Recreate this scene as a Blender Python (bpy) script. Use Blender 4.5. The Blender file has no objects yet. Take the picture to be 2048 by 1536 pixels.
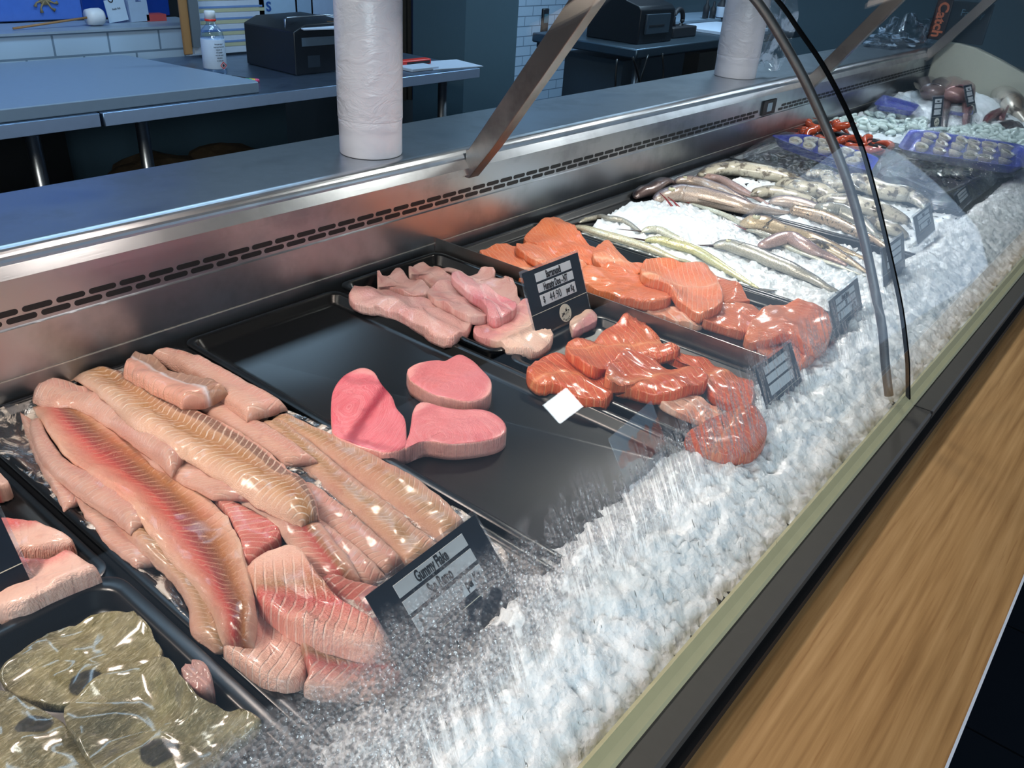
import bpy, bmesh, math, random
import numpy as np
from mathutils import Vector, Matrix, noise as mnoise
random.seed(7); np.random.seed(7)
C = bpy.context.scene
COL = C.collection
R_ = math.radians
# ---------------------------------------------------------------- camera (deck plane z = 0, camera 0.6 m above it)
CR = np.array([[0.634258517064474, -0.7705993349406592, 0.062392295359187944],
               [-0.34335551174574114, -0.35307202819220396, -0.8703143888630499],
               [0.692692663513188, 0.5305815751581066, -0.4885284700176111]])
FPX = 1656.54
HC = 0.6
cd = bpy.data.cameras.new('camera'); cam = bpy.data.objects.new('camera', cd); COL.objects.link(cam)
cd.sensor_width = 36.0; cd.lens = FPX/2048*36.0; cd.clip_start = 0.01
cam.matrix_world = Matrix(((CR[0][0], -CR[1][0], -CR[2][0], 0), (CR[0][1], -CR[1][1], -CR[2][1], 0), (CR[0][2], -CR[1][2], -CR[2][2], HC), (0, 0, 0, 1)))
C.camera = cam
# ---------------------------------------------------------------- view, world, lights
C.view_settings.view_transform = 'Standard'; C.view_settings.look = 'None'; C.view_settings.gamma = 1.0
C.view_settings.use_curve_mapping = False; C.view_settings.exposure = 0.42
C.cycles.transparent_max_bounces = 32; C.cycles.max_bounces = 7
C.cycles.caustics_reflective = False; C.cycles.caustics_refractive = False
C.cycles.sample_clamp_indirect = 4.0
w = bpy.data.worlds.new('room_daylight'); C.world = w; w.use_nodes = True
bg = w.node_tree.nodes['Background']; bg.inputs[0].default_value = (0.42, 0.58, 0.80, 1); bg.inputs[1].default_value = 0.50

def area(name, loc, target, sx, sy, energy, col):
    l = bpy.data.lights.new(name, 'AREA'); l.shape = 'RECTANGLE'; l.size = sx; l.size_y = sy; l.energy = energy; l.color = col
    o = bpy.data.objects.new(name, l); COL.objects.link(o); o.location = loc
    o.rotation_euler = (Vector(target)-Vector(loc)).to_track_quat('-Z', 'Y').to_euler()
    return o
area('daylight_fill', (-1.6, -2.3, 1.2), (1.2, 0.4, 0.0), 1.8, 1.2, 74, (0.80, 0.90, 1.0))  # added fill: daylight set at the left, where the glass does not mirror it
area('street_window', (3.50, -2.55, 0.80), (0.5, 0.3, 0.25), 0.17, 0.20, 2.0, (0.85, 0.93, 1.0))
for nm, lx, en, cl in (('left', -0.05, 3.2, (1.0, 0.77, 0.67)), ('near', 0.62, 2.5, (1.0, 0.80, 0.70)), ('middle', 1.38, 3.4, (1.0, 0.93, 0.84)), ('right', 2.2, 4.2, (1.0, 0.97, 0.94)), ('far', 3.1, 4.2, (0.80, 0.90, 1.0)), ('end', 3.95, 3.4, (0.80, 0.90, 1.0))):
    area('case_lamp_'+nm, (lx, 0.84, 0.60), (lx, 0.52, 0.0), 0.14, 0.05, en, cl)
area('ceiling_lamp_counter', (-0.7, 1.1, 1.88), (1.0, 0.4, 0.0), 0.9, 0.3, 24, (1.0, 0.93, 0.84))
area('ceiling_lamp_bench', (1.3, 2.2, 1.88), (1.3, 2.7, 0.0), 1.8, 0.4, 22, (0.50, 0.74, 1.0))
area('passage_fill_light', (4.6, 2.2, 1.88), (4.8, 3.6, 0.2), 1.8, 0.4, 90, (0.56, 0.78, 1.0))  # added fill light, lifts the dark background and tiles at the right

# ---------------------------------------------------------------- helpers
def lin(h):
    h = h.lstrip('#'); v = [int(h[i:i+2], 16)/255 for i in (0, 2, 4)]
    return tuple((c/12.92 if c <= 0.04045 else ((c+0.055)/1.055)**2.4) for c in v)+(1,)
def ray(x, y): return CR.T @ np.array([x-1024.0, y-768.0, FPX])
def P(x, y, z=0.0):
    d = ray(x, y); return d*((z-HC)/d[2])+np.array([0, 0, HC])
def PY(x, y, Y):
    d = ray(x, y); return d*(Y/d[1])+np.array([0, 0, HC])
def PX(x, y, X):
    d = ray(x, y); return d*(X/d[0])+np.array([0, 0, HC])
S3 = 700/2048.0
def zm(ox, oy, s, pts): return [(ox+x*s, oy+y*s) for x, y in pts]
def zA(*p): return zm(0, 650, S3, p)
def zB(*p): return zm(600, 650, S3, p)
def zC(*p): return zm(0, 1011, S3, p)
def zD(*p): return zm(650, 450, 600/2048.0, p)
def zE(*p): return zm(1000, 400, S3, p)
def zF(*p): return zm(1100, 250, S3, p)
def zG(*p): return zm(1450, 80, 598/2041.0, p)

class NT:
    def __init__(s, name):
        s.m = bpy.data.materials.new(name); s.m.use_nodes = True; s.t = s.m.node_tree; s.t.nodes.clear()
        s.out = s.t.nodes.new('ShaderNodeOutputMaterial')
    def n(s, ty, props=None, **inp):
        nd = s.t.nodes.new('ShaderNode'+ty)
        for k, v in (props or {}).items(): setattr(nd, k, v)
        for k, v in inp.items():
            key = int(k[1:]) if k[0] == 'i' and k[1:].isdigit() else k.replace('_', ' ')
            s.set(nd.inputs[key], v)
        return nd
    def set(s, sock, v):
        if isinstance(v, bpy.types.NodeSocket): s.t.links.new(v, sock)
        else: sock.default_value = v
    def math(s, op, a, b=0.0, c=None):
        nd = s.t.nodes.new('ShaderNodeMath'); nd.operation = op; s.set(nd.inputs[0], a); s.set(nd.inputs[1], b)
        if c is not None: s.set(nd.inputs[2], c)
        return nd.outputs[0]
    def ss(s, x, a, b):   # smoothstep a..b -> 0..1
        nd = s.t.nodes.new('ShaderNodeMapRange'); nd.interpolation_type = 'SMOOTHSTEP'
        s.set(nd.inputs[0], x); nd.inputs[1].default_value = a; nd.inputs[2].default_value = b
        return nd.outputs[0]
    def mix(s, f, a, b, bt='MIX'):
        nd = s.t.nodes.new('ShaderNodeMix'); nd.data_type = 'RGBA'; nd.blend_type = bt
        s.set(nd.inputs[0], f); s.set(nd.inputs[6], a); s.set(nd.inputs[7], b); return nd.outputs[2]
    def ramp(s, f, stops, interp='LINEAR'):
        nd = s.t.nodes.new('ShaderNodeValToRGB'); nd.color_ramp.interpolation = interp; el = nd.color_ramp.elements
        while len(el) < len(stops): el.new(0.5)
        for e, (p, c) in zip(el, stops): e.position = p; e.color = lin(c) if isinstance(c, str) else c
        s.set(nd.inputs[0], f); return nd.outputs[0]
    def noise(s, vec=None, scale=10.0, detail=3.0, rough=0.55, dist=0.0):
        nd = s.t.nodes.new('ShaderNodeTexNoise'); nd.inputs['Scale'].default_value = scale; nd.inputs['Detail'].default_value = detail
        nd.inputs['Roughness'].default_value = rough; nd.inputs['Distortion'].default_value = dist
        if vec is not None: s.set(nd.inputs['Vector'], vec)
        return nd.outputs[0]
    def obj(s, scale=(1, 1, 1)):
        tc = s.t.nodes.new('ShaderNodeTexCoord'); mp = s.t.nodes.new('ShaderNodeMapping'); mp.inputs['Scale'].default_value = scale
        s.t.links.new(tc.outputs['Object'], mp.inputs[0]); return mp.outputs[0]
    def uv(s):
        tc = s.t.nodes.new('ShaderNodeTexCoord'); sp = s.t.nodes.new('ShaderNodeSeparateXYZ'); s.t.links.new(tc.outputs['UV'], sp.inputs[0]); return sp.outputs[0], sp.outputs[1]
    def bump(s, h, strength=0.3, dist=0.01):
        nd = s.t.nodes.new('ShaderNodeBump'); nd.inputs['Strength'].default_value = strength; nd.inputs['Distance'].default_value = dist
        s.set(nd.inputs['Height'], h); return nd.outputs[0]
    def bsdf(s, color=(0.8, 0.8, 0.8, 1), rough=0.5, metal=0.0, normal=None, **kw):
        nd = s.t.nodes.new('ShaderNodeBsdfPrincipled'); s.set(nd.inputs['Base Color'], color); s.set(nd.inputs['Roughness'], rough); s.set(nd.inputs['Metallic'], metal)
        if normal is not None: s.set(nd.inputs['Normal'], normal)
        for k, v in kw.items(): s.set(nd.inputs[k.replace('_', ' ')], v)
        return nd.outputs[0]
    def done(s, sh): s.t.links.new(sh, s.out.inputs[0]); return s.m

def plain(name, col, rough=0.5, metal=0.0, var=0.06, **kw):
    t = NT(name); c = lin(col) if isinstance(col, str) else col
    nz = t.noise(t.obj(), 60, 4); d = tuple(x*(1-var*2.5) for x in c[:3])+(1,)
    return t.done(t.bsdf(t.mix(nz, c, d), rough, metal, **kw))
def brushed(name, col, rough=0.3, dirt='#5f646a', amt=0.35, aniso_axis=(1.5, 60, 60)):
    t = NT(name); n1 = t.noise(t.obj(aniso_axis), 8, 4, 0.6); n2 = t.noise(t.obj(), 7, 5, 0.65)
    c = t.mix(t.math('MULTIPLY', t.ss(n2, 0.45, 0.7), amt), lin(col), lin(dirt))
    r = t.math('ADD', rough-0.06, t.math('MULTIPLY', n2, 0.16))
    return t.done(t.bsdf(c, r, 1.0, t.bump(n1, 0.05, 0.002)))
M = {}
M['steel'] = brushed('brushed_steel', '#b9bfc6', 0.30)
M['steel_dark'] = brushed('worn_steel', '#8c8580', 0.33, '#4a4240', 0.5)
M['bench_steel'] = brushed('bench_steel', '#93a9c4', 0.35, '#5a6f8c', 0.6)
M['black_plastic'] = plain('black_plastic', '#07080a', 0.28, var=0.1, Specular_IOR_Level=0.35)
M['deck'] = plain('dark_deck', '#101216', 0.35)
M['rail'] = plain('grey_rail', '#55534f', 0.42, 0.3)
M['rail_dark'] = plain('dark_rail', '#131315', 0.5)
M['cream'] = plain('cream_trim', '#b5b08a', 0.45)
M['black'] = plain('black_matt', '#0b0c0e', 0.5)
M['void'] = plain('black_seal', '#020203', 0.9, Specular_IOR_Level=0.05)
M['white'] = plain('white_plastic', '#dfe4ea', 0.4)
M['paper'] = plain('paper_white', '#c3d2e6', 0.7)
M['card'] = plain('ticket_card', '#14202f', 0.35, var=0.2)
M['strip'] = plain('ticket_strip', '#c8ccd0', 0.5)
M['ink'] = plain('ink', '#1b1c22', 0.6)
M['logo'] = plain('logo_cream', '#c9c4b4', 0.5)
M['blue_tray'] = plain('blue_plastic', '#1c2fae', 0.3)
M['dark_tray'] = plain('navy_plastic', '#10122c', 0.3)
M['shell'] = plain('mussel_shell', '#161320', 0.25, var=0.3)
M['cable'] = plain('black_cable', '#08090b', 0.4)
M['wood_pale'] = plain('pale_wood', '#a0774b', 0.5)
M['red'] = plain('red_plastic', '#e2352a', 0.4)
M['blue_cloth'] = plain('blue_cloth', '#10285c', 0.8, var=0.3)
M['dark_room'] = plain('dark_room', '#1b242b', 0.7)
M['brown'] = plain('brown_card', '#6b5236', 0.8, var=0.2)
M['scale_body'] = plain('scale_body', '#10151c', 0.4)
M['pillar'] = plain('painted_pillar', '#46606e', 0.6, var=0.05)
M['floor_tile'] = None

def uvset(me, uvs):   # per-vertex uvs
    l = me.uv_layers.new(name='UVMap')
    for lp in me.loops: l.data[lp.index].uv = uvs[lp.vertex_index]
def mesh_obj(name, verts, faces, mat, parent=None, uvs=None, smooth=True, mats=None, midx=None):
    me = bpy.data.meshes.new(name); me.from_pydata([tuple(v) for v in verts], [], faces); me.update()
    for m in (mats or [mat]): me.materials.append(m)
    if midx:
        for p, i in zip(me.polygons, midx): p.material_index = i
    if uvs is not None: uvset(me, uvs)
    if smooth:
        for p in me.polygons: p.use_smooth = True
    bm = bmesh.new(); bm.from_mesh(me); bmesh.ops.recalc_face_normals(bm, faces=bm.faces); bm.to_mesh(me); bm.free()
    o = bpy.data.objects.new(name, me); COL.objects.link(o)
    if parent is not None: o.parent = parent
    return o
def tag(o, label, cat, group=None, kind=None):
    o['label'] = label; o['category'] = cat
    if group: o['group'] = group
    if kind: o['kind'] = kind
    return o
def struct(o): o['kind'] = 'structure'; return o
def empty(name, label, cat, loc=(0, 0, 0), group=None, rot=(0, 0, 0)):
    o = bpy.data.objects.new(name, None); COL.objects.link(o); o.location = loc; o.rotation_euler = rot; o.empty_display_size = 0.05
    return tag(o, label, cat, group)
class MB:
    def __init__(s): s.v = []; s.f = []; s.m = []
    def add(s, v, f, mi=0):
        b = len(s.v); s.v += [tuple(x) for x in v]; s.f += [tuple(i+b for i in q) for q in f]; s.m += [mi]*len(f); return s
    def box(s, x0, x1, y0, y1, z0, z1, mi=0):
        v = [(x, y, z) for x in (x0, x1) for y in (y0, y1) for z in (z0, z1)]
        return s.add(v, [(0, 1, 3, 2), (4, 6, 7, 5), (0, 4, 5, 1), (2, 3, 7, 6), (0, 2, 6, 4), (1, 5, 7, 3)], mi)
    def tube(s, pts, r, n=12, mi=0, closed_ends=True):
        pts = [np.array(p, float) for p in pts]; rs = r if hasattr(r, '__len__') else [r]*len(pts)
        vs = []
        for i, p in enumerate(pts):
            a = pts[max(i-1, 0)]; b = pts[min(i+1, len(pts)-1)]; d = b-a; d /= np.linalg.norm(d)+1e-12
            up = np.array([0, 0, 1.]) if abs(d[2]) < 0.9 else np.array([1., 0, 0]); u = np.cross(d, up); u /= np.linalg.norm(u); q = np.cross(u, d)
            for k in range(n):
                t = 2*math.pi*k/n; vs.append(p+rs[i]*(math.cos(t)*u+math.sin(t)*q))
        f = [(i*n+k, i*n+(k+1) % n, (i+1)*n+(k+1) % n, (i+1)*n+k) for i in range(len(pts)-1) for k in range(n)]
        if closed_ends: f += [tuple(range(n)), tuple(range((len(pts)-1)*n, len(pts)*n))]
        return s.add(vs, f, mi)
    def lathe(s, prof, n=32, c=(0, 0, 0), mi=0):
        vs = [(c[0]+r*math.cos(2*math.pi*k/n), c[1]+r*math.sin(2*math.pi*k/n), c[2]+z) for r, z in prof for k in range(n)]
        f = [(i*n+k, i*n+(k+1) % n, (i+1)*n+(k+1) % n, (i+1)*n+k) for i in range(len(prof)-1) for k in range(n)]
        return s.add(vs, f+[tuple(range(n)), tuple(range((len(prof)-1)*n, len(prof)*n))], mi)
    def extrude_x(s, prof, x0, x1, mi=0, closed=False):
        n = len(prof); v = [(x, y, z) for x in (x0, x1) for y, z in prof]
        f = [(i, i+1, n+i+1, n+i) for i in range(n-1)]
        if closed: f += [(n-1, 0, n, 2*n-1), tuple(range(n)), tuple(range(n, 2*n))]
        return s.add(v, f, mi)
    def build(s, name, mats, parent=None, smooth=False, bevel=0, seg=2):
        if not isinstance(mats, (list, tuple)): mats = [mats]
        o = mesh_obj(name, s.v, s.f, None, parent, None, smooth, mats, s.m)
        if bevel:
            md = o.modifiers.new('bevel', 'BEVEL'); md.width = bevel; md.segments = seg; md.limit_method = 'ANGLE'
            for p in o.data.polygons: p.use_smooth = True
            md.harden_normals = False
            o.data.set_sharp_from_angle(angle=R_(35))
        return o
def text(name, s, size, mat, parent, loc, sx=0.62, fat=0.02, align='CENTER', rot=(R_(90), 0, 0), ext=0.0002):
    cu = bpy.data.curves.new(name, 'FONT'); cu.body = s; cu.size = size; cu.align_x = align; cu.align_y = 'CENTER'; cu.offset = fat*size; cu.extrude = ext; cu.resolution_u = 3
    tmp = bpy.data.objects.new(name, cu); COL.objects.link(tmp); bpy.context.view_layer.update()
    me = bpy.data.meshes.new_from_object(tmp.evaluated_get(bpy.context.evaluated_depsgraph_get())); bpy.data.objects.remove(tmp)
    me.materials.clear(); me.materials.append(mat)
    o = bpy.data.objects.new(name, me); COL.objects.link(o); o.parent = parent; o.location = loc; o.rotation_euler = rot; o.scale = (sx, 1, 1)
    return o
# ---- height field of everything lying on the deck, so pieces rest on what is under them
HX0, HY0, HS = -0.5, 0.12, 0.004
HNX, HNY = int(5.9/HS), int(1.0/HS)
HF = np.full((HNX, HNY), 0.0)
def hidx(x, y): return (np.clip(((np.asarray(x)-HX0)/HS).astype(int), 0, HNX-1), np.clip(((np.asarray(y)-HY0)/HS).astype(int), 0, HNY-1))
def box_blur(a, r):
    k = 2*r+1; p = np.pad(a, ((r+1, r), (0, 0)), 'edge').cumsum(0); a = (p[k:]-p[:-k])/k
    p = np.pad(a, ((0, 0), (r+1, r)), 'edge').cumsum(1); return (p[:, k:]-p[:, :-k])/k
def maxf(a, r):
    o = a.copy()
    for dx in range(-r, r+1): o = np.maximum(o, np.roll(a, dx, 0))
    b = o.copy()
    for dy in range(-r, r+1): b = np.maximum(b, np.roll(o, dy, 1))
    return b
def hf_patch(x, y, r=3):
    """smoothed support height under the points"""
    i, j = hidx(x, y); m = 12
    i0, i1, j0, j1 = max(i.min()-m, 0), min(i.max()+m, HNX), max(j.min()-m, 0), min(j.max()+m, HNY)
    sub = box_blur(box_blur(maxf(HF[i0:i1, j0:j1], 1), r), r)
    return np.maximum(sub[i-i0, j-j0], HF[i, j]-0.003)
def hf_put(x, y, z):
    i, j = hidx(x, y)
    np.maximum.at(HF, (i, j), z)
def hf_rect(x0, x1, y0, y1, z):
    i, j = hidx([x0, x1], [y0, y1]); HF[i[0]:i[1], j[0]:j[1]] = np.maximum(HF[i[0]:i[1], j[0]:j[1]], z)
def fillin(x, y, z):   # rasterise a grid densely
    for a in (0, .5):
        for b in (0, .5):
            X = x[:-1, :-1]*(1-a)*(1-b)+x[1:, :-1]*a*(1-b)+x[:-1, 1:]*(1-a)*b+x[1:, 1:]*a*b
            Y = y[:-1, :-1]*(1-a)*(1-b)+y[1:, :-1]*a*(1-b)+y[:-1, 1:]*(1-a)*b+y[1:, 1:]*a*b
            Z = z[:-1, :-1]*(1-a)*(1-b)+z[1:, :-1]*a*(1-b)+z[:-1, 1:]*(1-a)*b+z[1:, 1:]*a*b
            hf_put(X.ravel(), Y.ravel(), Z.ravel())
def spline(pts, n, closed=False):
    p = np.array(pts, float); k = len(p)
    if closed: seg = np.linalg.norm(np.roll(p, -1, 0)-p, axis=1)
    else: seg = np.linalg.norm(p[1:]-p[:-1], axis=1)
    t = np.concatenate([[0], np.cumsum(np.maximum(seg, 1e-9))]); out = []
    for s in (np.linspace(0, t[-1], n, endpoint=not closed)):
        i = min(max(np.searchsorted(t, s, 'right')-1, 0), len(seg)-1); u = (s-t[i])/(t[i+1]-t[i])
        if closed: a, b, c, d = p[(i-1) % k], p[i], p[(i+1) % k], p[(i+2) % k]
        else: a, b, c, d = p[max(i-1, 0)], p[i], p[min(i+1, k-1)], p[min(i+2, k-1)]
        out.append(0.5*((2*b)+(-a+c)*u+(2*a-5*b+4*c-d)*u*u+(-a+3*b-3*c+d)*u**3))
    return np.array(out)
def onto(px, th):
    """unproject picture points onto the top of the pile"""
    z = np.full(len(px), 0.01)
    for _ in range(4):
        w_ = np.array([P(x, y, zz) for (x, y), zz in zip(px, z)]); z = hf_patch(w_[:, 0], w_[:, 1])+th*0.6
        z = np.convolve(np.pad(z, 2, 'edge'), np.ones(5)/5, 'valid')
    return w_
def closed_grid(X, Y, Zt, Zb):
    n, m = X.shape; v = [(X[i, j], Y[i, j], Zt[i, j]) for i in range(n) for j in range(m)]+[(X[i, j], Y[i, j], Zb[i, j]) for i in range(n) for j in range(m)]
    N = n*m; f = []
    for i in range(n-1):
        for j in range(m-1):
            a = i*m+j; f.append((a, a+1, a+m+1, a+m)); f.append((N+a, N+a+m, N+a+m+1, N+a+1))
    for i in range(n-1):
        for j in (0, m-1): a = i*m+j; f.append((a, a+m, N+a+m, N+a))
    for j in range(m-1):
        for i in (0, n-1): a = i*m+j; f.append((a, a+1, N+a+1, N+a))
    return v, f
def strip(name, label, L, Rr, th0, mat, cat='fish fillet', group=None, n=44, m=15, power=2.6, cut=(0.25, 0.25), lump=0.0015, seed=0):
    """long fillet between a left and a right picture edge; rounded section, draped on what lies below"""
    th = th0*0.72
    Lw = onto(spline(L, n), th); Rw = onto(spline(Rr, n), th)
    vv = np.linspace(-1, 1, m); vv = np.sign(vv)*(1-(1-np.abs(vv))**1.6)
    X = np.zeros((n, m)); Y = X*0
    for i in range(n):
        for j, v in enumerate(vv):
            a = (v+1)/2; X[i, j] = Lw[i, 0]*(1-a)+Rw[i, 0]*a; Y[i, j] = Lw[i, 1]*(1-a)+Rw[i, 1]*a
    for i in range(n):   # ragged borders
        for j, v in enumerate(vv):
            g = 0.0022*abs(v)**3*mnoise.fractal(Vector((X[i, j]*60+seed, Y[i, j]*60, 2)), 1, 2, 3); X[i, j] += g; Y[i, j] += g
    base = hf_patch(X.ravel(), Y.ravel()).reshape(n, m)
    t = np.linspace(0, 1, n); e = np.minimum(1, np.minimum((t+0.012)/0.07, (1-t+0.012)/0.07)); e = e**0.5
    Z = base.copy()
    for i in range(n):
        for j, v in enumerate(vv):
            pr = max(0.0, 1-abs(v)**power)**(0.5 if power > 3 else 0.72)
            nz = mnoise.noise(Vector((X[i, j]*45+seed, Y[i, j]*45, seed)))*lump*2
            Z[i, j] = base[i, j]+0.001+(th*pr*e[i])+nz*pr
    Zb = base-0.001
    V, F = closed_grid(X, Y, Z, np.minimum(Zb, Z-0.0006))
    mid = np.stack([(Lw[:, 0]+Rw[:, 0])/2, (Lw[:, 1]+Rw[:, 1])/2], 1); arc = np.concatenate([[0], np.cumsum(np.linalg.norm(np.diff(mid, axis=0), axis=1))])
    uv = [(arc[i]+seed*0.37, vv[j]) for i in range(n) for j in range(m)]*2
    o = mesh_obj(name, V, F, mat, None, uv); fillin(X, Y, Z)
    return tag(o, label, cat, group)
def slab(name, label, poly, th, mat, cat='fish fillet', group=None, axis=None, edge=0.35, n=64, sidemat=None, lump=0.002, seed=0, rigid=False, sm=True, dome=0.0, matbase=None):
    """piece with a traced outline, real thickness and rounded edge"""
    O = onto(spline(poly, n, True), th) if sm else onto(spline(poly, n, True), th)
    c = O.mean(0); rings = [1, 0.985, 0.955, 0.90, 0.8, 0.65, 0.48, 0.3, 0.12]
    hs = [0.0, 0.38, 0.72, 0.93, 1.0, 1.0, 1.0, 1.0, 1.0]
    if edge < 0.2: rings = [1, 0.995, 0.985, 0.95, 0.85, 0.65, 0.48, 0.3, 0.12]; hs = [0.25, 0.85, 0.97, 1, 1, 1, 1, 1, 1]
    X = np.zeros((len(rings), n)); Y = X*0; H = X*0
    for r, (s_, h) in enumerate(zip(rings, hs)):
        X[r] = c[0]+(O[:, 0]-c[0])*s_; Y[r] = c[1]+(O[:, 1]-c[1])*s_; H[r] = h
    base = hf_patch(X.ravel(), Y.ravel(), 4 if not rigid else 5).reshape(X.shape)
    if rigid: base[:] = np.percentile(base, 60)
    Z = base+th*H+dome*(1-np.array(rings)[:, None]**2)
    for r in range(len(rings)):
        for k in range(n): Z[r, k] += mnoise.noise(Vector((X[r, k]*38+seed, Y[r, k]*38, seed*1.7)))*lump*2*H[r, k]
    v = []; f = []; uv = []; mi = []
    if axis is None:
        q = O[:, :2]-c[:2]; ev, ec = np.linalg.eigh(q.T@q); ax = ec[:, 1]
    else: ax = np.array([math.cos(axis), math.sin(axis)])
    pr = np.array([-ax[1], ax[0]]); half = max(np.abs((O[:, :2]-c[:2])@pr).max(), 1e-3)
    def U(x, y): d = np.array([x, y])-c[:2]; return (float(d@ax)+seed*0.31, float(d@pr)/half)
    nr = len(rings)
    for r in range(nr):
        for k in range(n): v.append((X[r, k], Y[r, k], Z[r, k])); uv.append(U(X[r, k], Y[r, k]))
    v.append((c[0], c[1], Z[-1].mean())); uv.append(U(c[0], c[1])); ct = len(v)-1
    for k in range(n): v.append((X[0, k], Y[0, k], base[0, k]-0.001 if not rigid else base[0, k])); uv.append(U(X[0, k], Y[0, k]))
    v.append((c[0], c[1], base[-1].mean()-0.001)); uv.append(U(c[0], c[1])); cb = len(v)-1; B = ct+1
    for r in range(nr-1):
        for k in range(n): f.append((r*n+k, r*n+(k+1) % n, (r+1)*n+(k+1) % n, (r+1)*n+k)); mi.append(1 if (r < 2 and sidemat) else 0)
    for k in range(n):
        f.append(((nr-1)*n+k, (nr-1)*n+(k+1) % n, ct)); mi.append(0)
        f.append((k, B+k, B+(k+1) % n, (k+1) % n)); mi.append(1 if sidemat else 0)
        f.append((B+k, cb, B+(k+1) % n)); mi.append(1 if sidemat else 0)
    o = mesh_obj(name, v, f, None, None, uv, True, [mat]+([sidemat] if sidemat else []), mi)
    fillin(X, Y, Z)
    return tag(o, label, cat, group)

# ---------------------------------------------------------------- food materials
def flesh(name, stops, line='#f3d2bd', freq=95, k=0.0, vc=0.0, amt=0.5, band=(0.0, 1.0), rough=0.30, warp=0.35, blotch=None, bl=0.5, sharp=(0.80, 0.97), lv=None):
    t = NT(name); u, v = t.uv(); oc = t.obj()
    w1 = t.noise(oc, 22, 3); w2 = t.noise(oc, 90, 3); w3 = t.noise(oc, 9, 2)
    vw = t.math('ADD', v, t.math('MULTIPLY', t.math('SUBTRACT', w1, 0.5), warp))
    col = t.ramp(t.math('MULTIPLY_ADD', vw, 0.5, 0.5), stops)
    av = t.math('ABSOLUTE', t.math('SUBTRACT', vw, vc))
    ph = t.math('MULTIPLY_ADD', av, k, t.math('MULTIPLY', u, freq))
    ph = t.math('ADD', ph, t.math('MULTIPLY', w3, 5.0))
    s_ = t.math('MULTIPLY_ADD', t.math('SINE', ph), 0.5, 0.5)
    ln = t.ss(s_, *sharp)
    mask = t.math('SUBTRACT', t.ss(av, band[0]-0.05, band[0]+0.1), t.ss(av, band[1]-0.15, band[1]+0.1))
    ln2 = t.math('MULTIPLY', t.math('MULTIPLY', ln, mask), t.math('MULTIPLY_ADD', t.ss(w2, 0.3, 0.7), 0.6, 0.4))
    col = t.mix(t.math('MULTIPLY', ln2, amt), col, lin(line))
    if blotch: col = t.mix(t.math('MULTIPLY', t.ss(w3, 0.52, 0.72), bl), col, lin(blotch))
    if lv is not None:  # pale seam along the piece
        sm_ = t.math('SUBTRACT', 1.0, t.ss(t.math('ABSOLUTE', t.math('SUBTRACT', vw, lv)), 0.0, 0.06)); col = t.mix(t.math('MULTIPLY', sm_, 0.8), col, lin(line))
    fib = t.noise(t.n('Combine' 'XYZ', i0=t.math('MULTIPLY', u, 60.0), i1=t.math('MULTIPLY', v, 14.0), i2=0.0).outputs[0], 6, 3)
    col = t.mix(t.math('MULTIPLY', t.ss(fib, 0.45, 0.7), 0.34), col, lin(line))
    w4 = t.noise(oc, 320, 3, 0.65)
    col = t.mix(t.math('MULTIPLY', t.ss(t.noise(oc, 45, 4, 0.65), 0.5, 0.72), 0.22), col, lin('#a8423c') if 'salmon' not in name else lin('#b83c1c'))
    col = t.mix(t.math('MULTIPLY', t.ss(w4, 0.56, 0.72), 0.3), col, lin(line))
    h = t.math('ADD', t.math('ADD', t.math('MULTIPLY', w2, 0.7), t.math('MULTIPLY', w4, 0.35)), t.math('ADD', t.math('MULTIPLY', ln2, -0.5), t.math('MULTIPLY', fib, 0.8)))
    return t.done(t.bsdf(col, rough, 0.0, t.bump(h, 0.75, 0.004), Subsurface_Weight=0.04, Subsurface_Radius=(0.012, 0.004, 0.002), Subsurface_Scale=1.0, Coat_Weight=0.45, Coat_Roughness=0.18))
F = {}
F['redbrown'] = flesh('shark_fillet_red', [(0.0, '#e0b39a'), (0.2, '#d98c78'), (0.36, '#cf4c46'), (0.47, '#8e1418'), (0.6, '#7e3e1e'), (0.72, '#ac6a32'), (0.85, '#dba184'), (1, '#ecc4ac')], '#f2c4a8', 620, 9.0, 0.35, 0.5, (0.05, 0.75), blotch='#d84a44', bl=0.35)
F['gold'] = flesh('shark_fillet_gold', [(0.0, '#e2b59c'), (0.25, '#d8a57c'), (0.4, '#b57c3e'), (0.6, '#b98048'), (0.72, '#c89a78'), (0.76, '#80543f'), (0.9, '#7d5140'), (0.94, '#d99a88'), (1, '#e8b49f')], '#f8e4d2', 640, 12.0, 0.05, 0.9, (0.0, 0.92))
F['pale'] = flesh('shark_fillet_pale', [(0.0, '#dfa894'), (0.35, '#e6b39f'), (0.6, '#e4a596'), (1, '#e2b09c')], '#f8e2d4', 800, 9.0, 0.0, 0.5, (0.0, 0.8), blotch='#db8c80', bl=0.35)
F['tan'] = flesh('shark_fillet_tan', [(0.0, '#dca790'), (0.3, '#d6a684'), (0.45, '#b58b60'), (0.6, '#c79a74'), (0.8, '#e0ac96'), (1, '#eac2ac')], '#f6dcc8', 800, 12.0, 0.1, 0.65, (0.0, 0.7), blotch='#cf7464', bl=0.35)
F['pinkred'] = flesh('shark_fillet_pink', [(0.0, '#e9bfab'), (0.3, '#dd9484'), (0.5, '#c8504a'), (0.62, '#a8774e'), (0.8, '#dfa48e'), (1, '#ecc6b4')], '#f8dccc', 700, 10.0, 0.0, 0.65, (0.0, 0.7), blotch='#c93c42', bl=0.4)
F['ribs'] = flesh('shark_wedge_red', [(0.0, '#d0605a'), (0.5, '#d67468'), (1, '#dd9080')], '#f6c8b6', 800, 3.0, -0.6, 0.8, (0.0, 1.6))
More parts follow.
